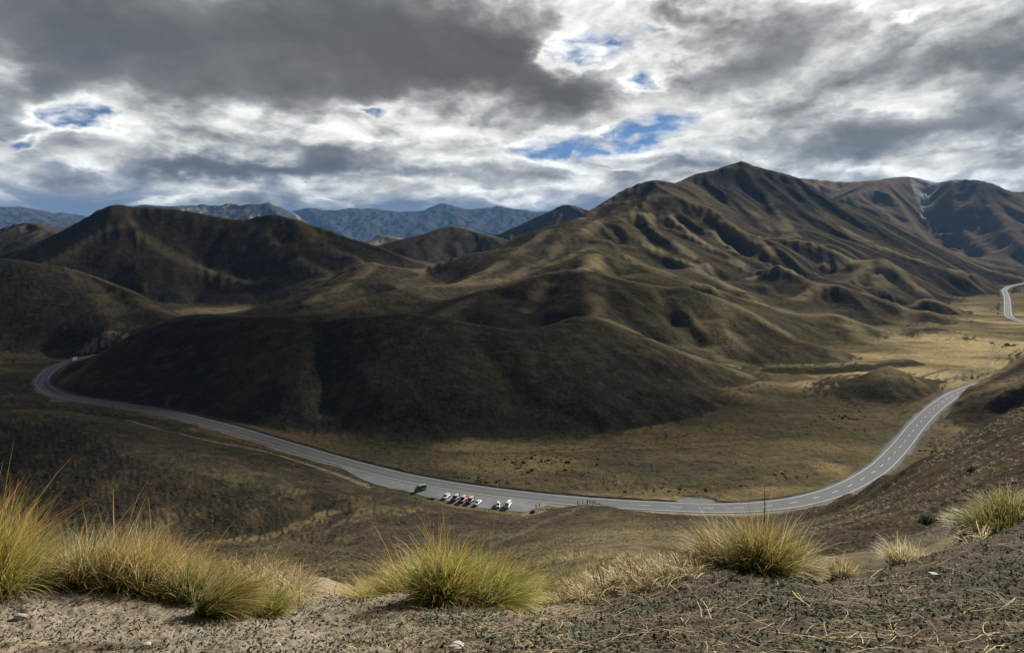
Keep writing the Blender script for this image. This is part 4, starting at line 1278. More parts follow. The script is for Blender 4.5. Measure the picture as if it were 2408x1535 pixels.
cbt = cn.node('ShaderNodeBsdfTransparent')
cmx = cn.node('ShaderNodeMixShader')
cmx.inputs[0].default_value = 0.48
cn.l.new(cbt.outputs[0], cmx.inputs[1])
cn.l.new(cb.outputs[0], cmx.inputs[2])
cn.l.new(cmx.outputs[0], cn.n['Material Output'].inputs['Surface'])


def cloud(tx, ty, tz, rx, ry, rz, seed, alt=3600):
    """a flat-bottomed heap whose shade falls on the land around (tx, ty)"""
    k = (alt - tz) / SUN_DIR.z
    c = Vector((tx, ty, tz)) + SUN_DIR * k
    rnd = random.Random(seed)
    n = 72
    th, ph = np.meshgrid(np.linspace(0, 2 * math.pi, n, endpoint=False), np.linspace(-math.pi / 2, math.pi / 2, 30))
    ux, uy, uz = np.cos(th) * np.cos(ph), np.sin(th) * np.cos(ph), np.sin(ph)
    q = 1 + 0.55 * (fbm(ux * 1.6 + seed, uy * 1.6 + uz, 5, seed) - 0.45) * 1.6
    x, y = c.x + ux * rx * q, c.y + uy * ry * q
    z = c.z + np.where(uz > 0, uz * rz * 2.2, uz * rz * 0.6) * q
    co = np.stack([x, y, z], -1).reshape(-1, 3)
    r, cc_ = th.shape
    faces = [(i * cc_ + j, i * cc_ + (j + 1) % cc_, (i + 1) * cc_ + (j + 1) % cc_, (i + 1) * cc_ + j) for i in range(r - 1) for j in range(cc_)]
    me = bpy.data.meshes.new('cloud')
    me.from_pydata(co.tolist(), [], faces)
    me.polygons.foreach_set('use_smooth', [True] * len(faces))
    me.materials.append(cm)
    o = bpy.data.objects.new('cloud', me)
    col.objects.link(o)
    o['kind'] = 'structure'


SHADE_CLOUDS = [
    # target x, y, z on the land; half sizes; seed
    (-640, 720, 60, 420, 330, 90, 11),
    (-900, 1500, 120, 760, 420, 100, 14),
    (-260, 262, 12, 95, 36, 40, 15),
    (-230, 520, 30, 180, 110, 60, 12),
    (-50, 418, 25, 280, 48, 40, 21),
    (10, 610, 45, 170, 62, 40, 23),
]
for t in SHADE_CLOUDS:
    cloud(*t)


# ================================================================== road, markings, car park
def frame_of(P):
    d = np.gradient(P, axis=0)
    d /= np.linalg.norm(d, axis=1)[:, None]
    return d, np.stack([-d[:, 1], d[:, 0]], 1)


def ribbon(name, P, off0, off1, z, mat, parent=None, keepf=None, thick=0.0):
    """a band along P between two offsets; off may be arrays"""
    d, n = frame_of(P)
    off0, off1 = np.broadcast_to(off0, len(P)), np.broadcast_to(off1, len(P))
    L = P + n * off0[:, None]
    R = P + n * off1[:, None]
    bm = bmesh.new()
    a = [bm.verts.new((*p, z)) for p in L]
    b = [bm.verts.new((*p, z)) for p in R]
    if thick:
        a2 = [bm.verts.new((*p, z - thick)) for p in L]
        b2 = [bm.verts.new((*p, z - thick)) for p in R]
    for i in range(len(P) - 1):
        if keepf is not None and not keepf(i):
            continue
        bm.faces.new((a[i], b[i], b[i + 1], a[i + 1]))
        if thick:
            bm.faces.new((a2[i], a[i], a[i + 1], a2[i + 1]))
            bm.faces.new((b[i], b2[i], b2[i + 1], b[i + 1]))
    for v in [v for v in bm.verts if not v.link_faces]:
        bm.verts.remove(v)
    bmesh.ops.recalc_face_normals(bm, faces=bm.faces)
    me = bpy.data.meshes.new(name)
    bm.to_mesh(me)
    bm.free()
    if me.polygons and sum(p.normal.z for p in me.polygons) < 0:
        me.flip_normals()
    me.materials.append(mat)
    o = bpy.data.objects.new(name, me)
    col.objects.link(o)
    if parent:
        o.parent = parent
    return o


asph, an, ab = material('chip_seal', rough=1.0, spec=0.04)
pos_ = an.node('ShaderNodeNewGeometry').outputs['Position']
r1_ = an.noise(pos_, 0.14, 5, 0.6)
r2_ = an.noise(pos_, 4.0, 4, 0.7)
an.put(ab.inputs['Base Color'], an.mix(r1_, an.mix(r2_, (0.115, 0.125, 0.145), (0.155, 0.165, 0.185)), an.mix(r2_, (0.16, 0.17, 0.19), (0.21, 0.22, 0.24))))
white_p, wn_, wb_ = material('white_line', rough=1.0, spec=0.04)
pw = wn_.node('ShaderNodeNewGeometry').outputs['Position']
wn_.put(wb_.inputs['Base Color'], wn_.mix(wn_.noise(pw, 1.2, 4, 0.7), (0.55, 0.55, 0.57), (0.78, 0.78, 0.80)))
yel_p, yn_, yb_ = material('yellow_line', rough=0.7)
py_ = yn_.node('ShaderNodeNewGeometry').outputs['Position']
yn_.put(yb_.inputs['Base Color'], yn_.mix(yn_.noise(py_, 1.2, 4, 0.7), (0.36, 0.27, 0.10), (0.50, 0.37, 0.13)))
grav_m, gn_, gb_ = material('rolled_gravel', rough=1.0, spec=0.1)
pg_ = gn_.node('ShaderNodeNewGeometry').outputs['Position']
g1 = gn_.noise(pg_, 0.10, 5, 0.6)
g2 = gn_.noise(gn_.vm('MULTIPLY', pg_, (0.25, 1.0, 1.0)), 0.8, 4, 0.6)
gn_.put(gb_.inputs['Base Color'], gn_.mix(gn_.ss(g1, 0.35, 0.65), gn_.mix(g2, (0.15, 0.158, 0.175), (0.21, 0.218, 0.235)), gn_.mix(g2, (0.19, 0.198, 0.215), (0.30, 0.305, 0.315))))

rp = resample(road_xy, 2.0)
ragged = 0.2 * (fbm(np.arange(len(rp)) / 6.0, np.zeros(len(rp)), 3, 300) - 0.5)
road = ribbon('road', rp, 4.5 + ragged, -4.5 - ragged, 0.02, asph)
road['kind'] = 'structure'
dist_r = np.r_[0, np.cumsum(np.linalg.norm(np.diff(rp, axis=0), axis=1))]
px_r = rp[:, 0] / rp[:, 1] * FD + CX
ribbon('edge_line', rp, 3.72, 3.52, 0.035, white_p, road)
ribbon('edge_line', rp, -3.52, -3.72, 0.035, white_p, road)
ribbon('centre_line', rp, 0.11, -0.11, 0.035, white_p, road, lambda i: (px_r[i] > 1470 or px_r[i] < 330) and rp[i, 1] < 1000 and (i % 6) < 2)
ribbon('yellow_line', rp, 0.17, 0.02, 0.035, yel_p, road, lambda i: 330 <= px_r[i] <= 1500 and rp[i, 1] < 500)
ribbon('yellow_line', rp, -0.10, -0.25, 0.035, yel_p, road, lambda i: 330 <= px_r[i] <= 1230 and rp[i, 1] < 500)
rp2 = resample(road2_xy, 6.0)
road_b = ribbon('road', rp2, 4.8, -4.8, 0.05, asph)
road_b['kind'] = 'structure'
ribbon('edge_line', rp2, 3.8, 3.5, 0.09, white_p, road_b)
ribbon('edge_line', rp2, -3.5, -3.8, 0.09, white_p, road_b)

# car park: a sheet between the road edge and the grass
pk = resample(park_xy, 1.5)
pk = pk + (fbm(np.arange(len(pk)) / 4.0, np.zeros(len(pk)), 3, 310)[:, None] - 0.5) * np.array([0.0, 1.6])
edge = []
for p in pk:
    j = np.argmin(np.abs(rp[:, 0] - p[0]) + (rp[:, 1] < 200) * 1e6)
    d_, n_ = frame_of(rp)
    side = n_[j] if (n_[j, 1] < 0) else -n_[j]
    edge.append(rp[j] + side * 4.1)
bm = bmesh.new()
va = [bm.verts.new((*p, -0.005)) for p in pk]
vb = [bm.verts.new((*p, -0.005)) for p in edge]
for i in range(len(pk) - 1):
    if edge[i][1] > pk[i][1] and edge[i + 1][1] > pk[i + 1][1]:
        bm.faces.new((va[i], va[i + 1], vb[i + 1], vb[i]))
for v in [v for v in bm.verts if not v.link_faces]:
    bm.verts.remove(v)
me = bpy.data.meshes.new('car_park')
bm.to_mesh(me)
bm.free()
me.materials.append(grav_m)
cpk = bpy.data.objects.new('car_park', me)
col.objects.link(cpk)
cpk['kind'] = 'structure'


# ================================================================== builders for things
def tag(o, label, cat, group=None):
    o['label'] = label
    o['category'] = cat
    if group:
        o['group'] = group
    return o


def empty(name, loc, rz=0.0):
    o = bpy.data.objects.new(name, None)
    o.location = loc
    o.rotation_euler = (0, 0, rz)
    col.objects.link(o)
    return o


def mesh_obj(name, bm, mat, parent=None, smooth=False, bevel=0.0):
    bmesh.ops.recalc_face_normals(bm, faces=bm.faces)
    me = bpy.data.meshes.new(name)
    bm.to_mesh(me)
    bm.free()
    if smooth:
        me.polygons.foreach_set('use_smooth', [True] * len(me.polygons))
    me.materials.append(mat)
    o = bpy.data.objects.new(name, me)
    col.objects.link(o)
    if parent is not None:
        o.parent = parent
    if bevel:
        md = o.modifiers.new('bevel', 'BEVEL')
        md.width = bevel
        md.segments = 2
    return o


def add_box(bm, c, s, rot=None):
    r = bmesh.ops.create_cube(bm, size=1)
    vs_ = r['verts']
    bmesh.ops.scale(bm, verts=vs_, vec=s)
    if rot is not None:
        bmesh.ops.rotate(bm, verts=vs_, cent=(0, 0, 0), matrix=rot)
    bmesh.ops.translate(bm, verts=vs_, vec=c)
    return vs_


def add_tube(bm, a, b, r0, r1=None, seg=10):
    r1 = r0 if r1 is None else r1
    a, b = Vector(a), Vector(b)
    d = b - a
    r = bmesh.ops.create_cone(bm, cap_ends=True, segments=seg, radius1=r0, radius2=r1, depth=d.length)
    q = d.to_track_quat('Z', 'Y').to_matrix()
    bmesh.ops.rotate(bm, verts=r['verts'], cent=(0, 0, 0), matrix=q)
    bmesh.ops.translate(bm, verts=r['verts'], vec=(a + b) / 2)
    return r['verts']


def loft(bm, sections, power=3.2, n=20):
    """closed body through superellipse sections (x, half width, z bottom, z top, tumble)"""
    rings = []
    for x, hw, zb, zt, tum in sections:
        ring = []
        for i in range(n):
            t = 2 * math.pi * (i + 0.5) / n
            c, s = math.cos(t), math.sin(t)
            y = math.copysign(abs(c) ** (2 / power), c) * hw
            z = math.copysign(abs(s) ** (2 / power), s)
            k = (z + 1) / 2
            ring.append(bm.verts.new((x, y * (1 - tum * k), zb + (zt - zb) * k)))
        rings.append(ring)
    for a, b in zip(rings, rings[1:]):
        for i in range(n):
            bm.faces.new((a[i], a[(i + 1) % n], b[(i + 1) % n], b[i]))
    bm.faces.new(rings[0])
    bm.faces.new(rings[-1][::-1])
    return rings


def paint(name, c, rough=0.28):
    mt, nt, b = material(name, c, rough, spec=0.5)
    b.inputs['Coat Weight'].default_value = 0.5
    p = nt.node('ShaderNodeTexCoord').outputs['Object']
    dirt = nt.m('MULTIPLY', nt.noise(p, 3.0, 5, 0.65), 0.35)
    nt.put(b.inputs['Base Color'], nt.mix(dirt, c, tuple(0.55 * v + 0.07 for v in c)))
    return mt


M_GLASS = material('tinted_glass', (0.018, 0.022, 0.026), 0.06, spec=0.6)[0]
M_TYRE = material('tyre_rubber', (0.018, 0.018, 0.018), 0.85)[0]
M_RIM = material('wheel_alloy', (0.42, 0.43, 0.44), 0.35, 0.9)[0]
M_BLACK = material('black_plastic', (0.022, 0.022, 0.024), 0.6)[0]
M_LAMP = material('lamp_glass', (0.75, 0.76, 0.78), 0.12)[0]
M_RED = material('red_lens', (0.35, 0.015, 0.01), 0.25)[0]
M_GALV = material('galvanised_steel', (0.36, 0.37, 0.38), 0.45, 0.7)[0]
M_TIMBER = material('weathered_timber', (0.27, 0.25, 0.21), 0.9)[0]
M_PLATE = material('number_plate', (0.7, 0.7, 0.68), 0.5)[0]

# kind: length, half width, lower body sections, cabin sections
BODY = {
    'hatch': dict(L=4.25, hw=0.88, wb=(-1.28, 1.30), wr=0.32,
                  low=[(-2.12, .66, .42, .78, .1), (-2.05, .80, .28, .98, .1), (-1.3, .87, .20, 1.02, .10), (0, .88, .18, .98, .08), (1.0, .87, .20, .94, .10), (1.75, .83, .24, .84, .12), (2.05, .74, .30, .70, .12), (2.13, .62, .36, .60, .1)],
                  cab=[(-1.95, .60, .90, 1.10, .05), (-1.70, .72, .92, 1.38, .22), (-1.2, .76, .92, 1.47, .25), (-0.1, .78, .92, 1.49, .25), (0.45, .76, .92, 1.42, .24), (1.15, .70, .90, 1.00, .05)]),
    'sedan': dict(L=4.6, hw=0.90, wb=(-1.36, 1.40), wr=0.33,
                  low=[(-2.30, .68, .42, .84, .1), (-2.22, .82, .28, 1.00, .1), (-1.4, .89, .20, 1.00, .10), (0, .90, .18, .96, .08), (1.1, .89, .20, .94, .10), (1.9, .85, .24, .84, .12), (2.22, .76, .30, .70, .12), (2.30, .64, .36, .60, .1)],
                  cab=[(-1.70, .62, .92, 1.02, .05), (-1.15, .74, .92, 1.36, .22), (-0.6, .78, .92, 1.44, .25), (0.1, .79, .92, 1.44, .25), (0.55, .77, .92, 1.36, .24), (1.25, .72, .90, .98, .05)]),
    'four_by_four': dict(L=4.65, hw=0.94, wb=(-1.38, 1.42), wr=0.39,
                         low=[(-2.28, .86, .50, 1.06, .03), (-2.24, .92, .40, 1.16, .04), (-1.2, .94, .34, 1.18, .05), (0, .94, .34, 1.16, .05), (1.15, .93, .36, 1.14, .05), (2.05, .90, .42, 1.08, .06), (2.28, .84, .46, .98, .05), (2.32, .76, .54, .86, .05)],
                         cab=[(-2.20, .84, 1.08, 1.60, .08), (-2.12, .88, 1.08, 1.84, .12), (-1.0, .89, 1.08, 1.90, .13), (0.25, .89, 1.08, 1.88, .13), (0.62, .88, 1.08, 1.78, .13), (1.05, .84, 1.06, 1.18, .04)]),
    'van': dict(L=4.9, hw=0.93, wb=(-1.42, 1.55), wr=0.34,
                low=[(-2.42, .84, .46, 1.08, .03), (-2.38, .90, .34, 1.16, .04), (-1.2, .93, .26, 1.16, .04), (0.4, .93, .26, 1.14, .04), (1.7, .92, .28, 1.10, .06), (2.25, .87, .34, .96, .08), (2.42, .76, .42, .80, .06)],
                cab=[(-2.38, .82, 1.06, 1.60, .06), (-2.30, .86, 1.06, 1.88, .12), (-1.0, .88, 1.06, 1.96, .13), (0.7, .88, 1.06, 1.94, .13), (1.15, .86, 1.06, 1.82, .13), (1.98, .80, 1.02, 1.12, .04)]),
    'bus': dict(L=9.2, hw=1.22, wb=(-2.7, 3.2), wr=0.48,
                low=[(-4.58, 1.10, .48, 1.60, .01), (-4.50, 1.20, .36, 1.70, .01), (-2.0, 1.22, .32, 1.70, .01), (2.0, 1.22, .32, 1.70, .01), (4.3, 1.20, .34, 1.68, .02), (4.55, 1.14, .40, 1.50, .02), (4.62, 1.02, .46, 1.30, .02)],
                cab=[(-4.56, 1.06, 1.60, 2.60, .02), (-4.44, 1.16, 1.60, 3.02, .05), (-2.0, 1.19, 1.60, 3.10, .06), (2.0, 1.19, 1.60, 3.10, .06), (4.0, 1.17, 1.60, 3.04, .06), (4.42, 1.12, 1.58, 2.50, .04), (4.60, 1.04, 1.45, 1.72, .02)]),
    'camper': dict(L=6.9, hw=1.06, wb=(-1.75, 2.25), wr=0.36,
                   low=[(-3.42, 1.00, .50, 1.20, .0), (-3.36, 1.05, .40, 1.30, .0), (0.6, 1.06, .38, 1.30, .0), (1.5, 1.00, .34, 1.26, .03), (2.6, .95, .36, 1.12, .06), (3.25, .86, .42, .98, .06), (3.42, .74, .48, .84, .05)],
                   cab=[(-3.44, .98, 1.20, 2.50, .0), (-3.38, 1.05, 1.20, 2.92, .02), (0.4, 1.06, 1.20, 2.98, .02), (1.35, 1.05, 1.22, 2.98, .03), (1.95, .99, 1.90, 2.86, .05), (2.10, .85, 2.05, 2.60, .05)]),
}


def quad_strip(bm, pts, off=0.0):
    vs_ = [bm.verts.new(p) for p in pts]
    bm.faces.new(vs_)


def vehicle(name, kind, colour, loc, heading, label, cat, group=None, roof=None):
    B = BODY[kind]
    t = empty(name, loc, math.atan2(heading[1], heading[0]))
    tag(t, label, cat, group)
    pm = paint(name + '_paint', colour)
    bm = bmesh.new()
    loft(bm, B['low'], 4.2)
    loft(bm, B['cab'], 4.6)
    # wheel-arch lips, sill, bonnet line
    for wx_ in B['wb']:
        for s in (-1, 1):
            r = bmesh.ops.create_cone(bm, cap_ends=True, segments=18, radius1=B['wr'] * 1.22, radius2=B['wr'] * 1.22, depth=0.10)
            bmesh.ops.rotate(bm, verts=r['verts'], cent=(0, 0, 0), matrix=Matrix.Rotation(math.pi / 2, 3, 'X'))
            bmesh.ops.translate(bm, verts=r['verts'], vec=(wx_, s * (B['hw'] - 0.045), B['wr'] + 0.06))
    mesh_obj('body', bm, pm, t, True)
    low, cab = B['low'], B['cab']
    hw = B['hw']
    zt = max(c[3] for c in cab)
    zb = cab[2][2]

    def cab_at(x):
        xs = [c[0] for c in cab]
        f = [np.interp(x, xs, [c[k] for c in cab]) for k in range(1, 5)]
        return f

    # side windows follow the cabin wall
    x0, x1 = cab[1][0] + 0.12, cab[-2][0] + (0.10 if kind != 'camper' else -0.9)
    if kind == 'camper':
        spans = [(-2.6, -1.7), (-0.9, 0.1)]
    elif kind == 'bus':
        spans = [(-4.2 + 1.38 * i, -4.2 + 1.38 * i + 1.26) for i in range(6)]
    else:
        m_ = (x0 + x1) / 2
        spans = [(x0, m_ - 0.06), (m_ + 0.06, x1)] if kind != 'van' else [(x0, x0 + 1.05), (x0 + 1.17, x0 + 2.2), (x0 + 2.32, x1)]
    for s in (-1, 1):
        for a, b in spans:
            bm = bmesh.new()
            pts = []
            for x, top in ((a, 0), (b, 0), (b, 1), (a, 1)):
                w_, cb_, ct_, tum = cab_at(x)
                k = 0.90 if top else 0.26
                if kind in ('bus', 'camper'):
                    k = 0.80 if top else 0.22
                z = cb_ + (ct_ - cb_) * k
                if not top:
                    z = max(z, zb + 0.10 if kind not in ('camper',) else 1.75)
                pts.append(Vector((x, s * (w_ * (1 - tum * k) + 0.008), z)))
            for i, p in enumerate(pts):
                pts[i] = p
            o_in = [p - Vector((0, s * 0.03, 0)) for p in pts]
            vo = [bm.verts.new(p) for p in pts]
            vi = [bm.verts.new(p) for p in o_in]
            bm.faces.new(vo)
            bm.faces.new(vi[::-1])
            for i in range(4):
                bm.faces.new((vo[i], vo[(i + 1) % 4], vi[(i + 1) % 4], vi[i]))
            mesh_obj('side_window', bm, M_GLASS, t)

    def glass(nm, xa, za, xb, zb_, wa, wb_):
        bm = bmesh.new()
        dirx = 0.012 if xa > 0 else -0.012
        pts = [Vector((xa + dirx, -wa, za)), Vector((xa + dirx, wa, za)), Vector((xb + dirx, wb_, zb_)), Vector((xb + dirx, -wb_, zb_))]
        pts = [p + Vector((0, 0, 0.012)) for p in pts]
        vi = [bm.verts.new(p - Vector((dirx * 3, 0, 0.03))) for p in pts]
        vo = [bm.verts.new(p) for p in pts]
        bm.faces.new(vo)
        bm.faces.new(vi[::-1])
        for i in range(4):
            bm.faces.new((vo[i], vo[(i + 1) % 4], vi[(i + 1) % 4], vi[i]))
        mesh_obj(nm, bm, M_GLASS, t)

    if kind == 'camper':
        glass('windscreen', 2.95, 1.12, 2.12, 1.92, .78, .84)
    else:
        c0, c1 = cab[-1], cab[-2]
        glass('windscreen', c0[0] + (0.02 if kind == 'bus' else -0.08), c0[3] + (0.02 if kind == 'bus' else 0.03), c1[0] + 0.02, c1[3] - 0.03, c0[1] * 0.92, c1[1] * 0.74)
    c0, c1 = cab[0], cab[1]
    glass('rear_window', c0[0] - 0.01, c0[3] - (0.02 if kind in ('hatch', 'sedan') else 0.36), c1[0] - 0.01, c1[3] - 0.07, c0[1] * 0.86, c1[1] * 0.68)
    # wheels
    for wx_ in B['wb']:
        for s in (-1, 1):
            bm = bmesh.new()
            add_tube(bm, (0, -0.11, 0), (0, 0.11, 0), B['wr'], seg=20)
            w_ = mesh_obj('wheel', bm, M_TYRE, t, bevel=0.02)
            w_.location = (wx_, s * (hw - 0.08), B['wr'])
            bm = bmesh.new()
            add_tube(bm, (0, s * 0.105, 0), (0, s * 0.125, 0), B['wr'] * 0.62, seg=14)
            rim = mesh_obj('rim', bm, M_RIM, w_)
    xf, xr = low[-1][0], low[0][0]
    zl = (low[-2][3] + low[-2][2]) / 2 + 0.06
    for s in (-1, 1):
        bm = bmesh.new()
        add_box(bm, (xf - 0.10, s * low[-2][1] * 0.80, zl + 0.04), (0.16, 0.26 * hw / 0.9, 0.14))
        mesh_obj('headlight', bm, M_LAMP, t, bevel=0.02)
        bm = bmesh.new()
        add_box(bm, (xr + 0.05, s * low[1][1] * 0.88, zl + 0.18), (0.10, 0.16, 0.24))
        mesh_obj('tail_light', bm, M_RED, t, bevel=0.02)
        bm = bmesh.new()
        add_box(bm, (cab[-1][0] - 0.12 if kind not in ('bus', 'camper') else xf - 0.45, s * (hw + 0.09), zb + 0.12 if kind != 'camper' else 1.45), (0.12, 0.18, 0.14))
        mesh_obj('mirror', bm, pm if kind != 'bus' else M_BLACK, t, bevel=0.02)
    bm = bmesh.new()
    add_box(bm, (xf - 0.03, 0, low[-1][2] - 0.02), (0.14, hw * 1.5, 0.16))
    add_box(bm, (xf + 0.005, 0, (low[-1][2] + low[-1][3]) / 2 + 0.03), (0.05, hw * 0.9, 0.13))
    mesh_obj('grille', bm, M_BLACK, t, bevel=0.02)
    bm = bmesh.new()
    add_box(bm, (xr + 0.02, 0, low[0][2] + 0.02), (0.14, hw * 1.5, 0.18))
    mesh_obj('bumper', bm, M_BLACK, t, bevel=0.02)
    if kind == 'four_by_four':
        bm = bmesh.new()
        for s in (-1, 1):
            add_tube(bm, (-1.9, s * 0.66, 1.93), (0.3, s * 0.66, 1.95), 0.025)
        mesh_obj('roof_rail', bm, M_BLACK, t)
        bm = bmesh.new()
        add_tube(bm, (-2.36, 0, 0.98), (-2.54, 0, 0.98), 0.36, seg=20)
        mesh_obj('spare_wheel', bm, M_TYRE, t, bevel=0.03)
    if roof:
        bm = bmesh.new()
        rx0, rx1 = cab[1][0] + 0.15, cab[-3][0]
        add_box(bm, ((rx0 + rx1) / 2, 0, zt - 0.005), (rx1 - rx0, hw * 1.25, 0.05))
        mesh_obj('roof_panel', bm, paint(name + '_roof', roof, 0.35), t, bevel=0.02)
    return t


def park_at(x, y, z=0.0):
    p = on_floor(x, y, z)
    return (p[0], p[1], z + 0.01)


G_CARS = 'vehicles standing in the gravel lay-by'
W = (0.80, 0.81, 0.82)
gv = vehicle('camper_van', 'van', (0.010, 0.16, 0.025), park_at(989, 1152.5), (-0.76, -0.65), 'green van with pale round emblem parked alone at the left end of the lay-by', 'van', G_CARS, roof=(0.30, 0.46, 0.34))
gv.scale = (1.06, 1.06, 1.12)
M_DECAL = material('pale_decal', (0.45, 0.62, 0.48), 0.5)[0]
for s in (-1, 1):
    bm = bmesh.new()
    add_tube(bm, (-0.55, s * 0.925, 0.74), (-0.55, s * 0.945, 0.74), 0.34, seg=22)
    mesh_obj('side_emblem', bm, M_DECAL, gv)
vehicle('parked_car', 'hatch', W, park_at(1049, 1169.5), (-0.42, -0.91), 'white car nearest to the green van, first of the row of five', 'car', G_CARS)
vehicle('parked_car', 'four_by_four', (0.030, 0.034, 0.045), park_at(1071, 1175), (-0.42, -0.91), 'black four-wheel drive with white roof between the white and the red car', 'car', G_CARS, roof=(0.72, 0.73, 0.75))
vehicle('parked_car', 'four_by_four', (0.36, 0.015, 0.03), park_at(1088.5, 1178), (-0.42, -0.91), 'red four-wheel drive with pale roof, the only red car in the lay-by', 'car', G_CARS, roof=(0.70, 0.66, 0.66))
vehicle('parked_car', 'four_by_four', (0.050, 0.030, 0.030), park_at(1106, 1180.5), (-0.42, -0.91), 'dark brown four-wheel drive with pale roof and bonnet right of the red car', 'car', G_CARS, roof=(0.72, 0.70, 0.68))
vehicle('parked_car', 'sedan', W, park_at(1123, 1184.5), (-0.42, -0.91), 'white car at the right end of the row of five, beside the dark brown one', 'car', G_CARS)
vehicle('parked_car', 'hatch', (0.84, 0.85, 0.86), park_at(1171, 1189.5), (-0.04, -1.0), 'small white car parked apart facing straight up the slope, left of the white van', 'car', G_CARS)
vehicle('parked_van', 'van', (0.80, 0.81, 0.83), park_at(1194.5, 1190.5), (-0.30, -0.95), 'white passenger van, the last vehicle towards the look-out', 'van', G_CARS)
_i = int(np.argmin(np.abs(rp[:, 0] / rp[:, 1] * FD + CX - 169) + (rp[:, 1] < 500) * 1e4))
_d = frame_of(rp)[0][_i]
_n = frame_of(rp)[1][_i]
_h = _d if _d[0] * rp[_i, 0] + _d[1] * rp[_i, 1] < 0 else -_d
vehicle('campervan', 'camper', (0.80, 0.80, 0.79), (rp[_i, 0] + _n[0] * 1.8, rp[_i, 1] + _n[1] * 1.8, 0.03), (_h[0], _h[1]), 'white motorhome driving round the bend far off on the left', 'campervan')


# ------------------------------------------------------------------ posts, signs, rails
def road_pt(x, side, off, ymin=0, ymax=1e5):
    """point beside the road where it crosses picture column x"""
    ok = (rp[:, 1] >= ymin) & (rp[:, 1] <= ymax)
    i = int(np.argmin(np.abs(px_r - x) + (~ok) * 1e4))
    n_ = frame_of(rp)[1][i]
    if n_[1] > 0:
        n_ = -n_
    p = rp[i] + n_ * off * side
    return p, frame_of(rp)[0][i]


M_POST = paint('post_white', (0.55, 0.55, 0.55), 0.6)
M_DARKPOST = material('dark_post', (0.05, 0.045, 0.04), 0.8)[0]
first_post = None
G_POST = 'marker posts along the road edge'


def marker(x, side, label, **kw):
    global first_post
    p, d = road_pt(x, side, 5.3, **kw)
    loc = (p[0], p[1], -0.05)
    if first_post is None:
        t = empty('marker_post', loc)
        bm = bmesh.new()
        add_box(bm, (0, 0, 0.55), (0.12, 0.05, 1.1))
        mesh_obj('post', bm, M_POST, t, bevel=0.01)
        bm = bmesh.new()
        add_box(bm, (0, -0.03, 0.92), (0.09, 0.02, 0.2))
        mesh_obj('reflector', bm, M_BLACK, t)
        bm = bmesh.new()
        add_box(bm, (0, 0, 1.04), (0.13, 0.06, 0.12))
        mesh_obj('band', bm, M_DARKPOST, t)
        first_post = t
    else:
        t = first_post.copy()
        col.objects.link(t)
        for c in first_post.children:
            k = c.copy()
            col.objects.link(k)
            k.parent = t
    t.location = loc
    tag(t, label, 'marker post', G_POST)


marker(196, 1, 'marker post on the near verge just before the cut bank on the left', ymax=420)
marker(128, -1, 'marker post inside the far left bend below the motorhome', ymin=440)
marker(965, 1, 'marker post at the top corner of the lay-by above the green van')
marker(1932, 1, 'left one of the two close marker posts where the right bend starts')
marker(1943, 1, 'right one of the two close marker posts where the right bend starts')
marker(1981, 1, 'marker post just right of the close pair at the right bend')
marker(2068, 1, 'marker post half way up the right bend beside a dark tussock')
marker(2148, 1, 'marker post high on the right bend next to the wide gravel')
marker(2170, 1, 'marker post nearest to where the right bend goes behind the slope')

# tall dark posts beyond the road
def sign(name, x, side, off, hgt, w_, h_, mat, label, cat, legs=1, facing=None, **kw):
    p, d = road_pt(x, side, off, **kw)
    t = empty(name, (p[0], p[1], -0.05), facing if facing is not None else math.atan2(-p[0], p[1]))
    for k in range(legs):
        lx = 0 if legs == 1 else (-0.35 + 0.7 * k) * w_
        bm = bmesh.new()
        add_tube(bm, (lx, 0.04, 0), (lx, 0.04, hgt + h_ * 0.4), 0.05)
        mesh_obj('post', bm, M_GALV, t)
    bm = bmesh.new()
    add_box(bm, (0, 0, hgt), (w_, 0.03, h_))
    mesh_obj('sign_panel', bm, mat, t, bevel=0.01)
    tag(t, label, cat)
    return t


M_YEL = paint('sign_yellow', (0.75, 0.42, 0.02), 0.5)
M_ORA = paint('sign_orange', (0.70, 0.22, 0.03), 0.5)
s1_ = sign('warning_sign', 362, -1, 8.5, 2.2, 1.0, 1.0, M_YEL, 'yellow road warning sign at the foot of the hill beyond the road', 'sign', ymax=450)
bm = bmesh.new()
add_box(bm, (0.0, -0.03, 2.2), (0.16, 0.01, 0.55))
add_box(bm, (0.12, -0.03, 2.42), (0.30, 0.01, 0.14))
mesh_obj('symbol', bm, M_BLACK, s1_)
s2_ = sign('sign_board', 660 - 660 + 93, 1, 6.8, 1.0, 3.6, 0.75, M_BLACK, 'long dark chevron board outside the far left bend', 'sign', legs=2, ymax=440)
bm = bmesh.new()
for k in range(5):
    for q in (-1, 1):
        add_box(bm, (-1.4 + 0.7 * k, -0.03, 1.0 + q * 0.15), (0.34, 0.01, 0.12), Matrix.Rotation(0, 3, 'Y'))
mesh_obj('chevron', bm, material('chevron_white', (0.6, 0.6, 0.58), 0.5)[0], s2_)
s3_ = sign('road_work_sign', 285, 1, 5.6, 0.9, 1.7, 0.7, M_ORA, 'orange sign board leaning beside the road on the left', 'sign', legs=2, facing=0.5, ymax=420)
s3_.rotation_euler = (0.25, 0.12, 0.5)
for x, side, off, hg, lab in ((566, -1, 5.4, 1.9, 'small square sign on a thin post beyond the road left of centre'),
                              (873, -1, 6.4, 2.4, 'tall thin double-post sign beyond the road above the lay-by'),):
    sign('sign_post', x, side, off, hg, 0.55, 0.55, M_GALV, lab, 'sign', legs=2 if x == 873 else 1)
sign('sign_post', 165, 1, 9.5, 1.6, 0.5, 0.6, M_DARKPOST, 'dark sign on a post on the gravel outside the left bend', 'sign', ymax=430)
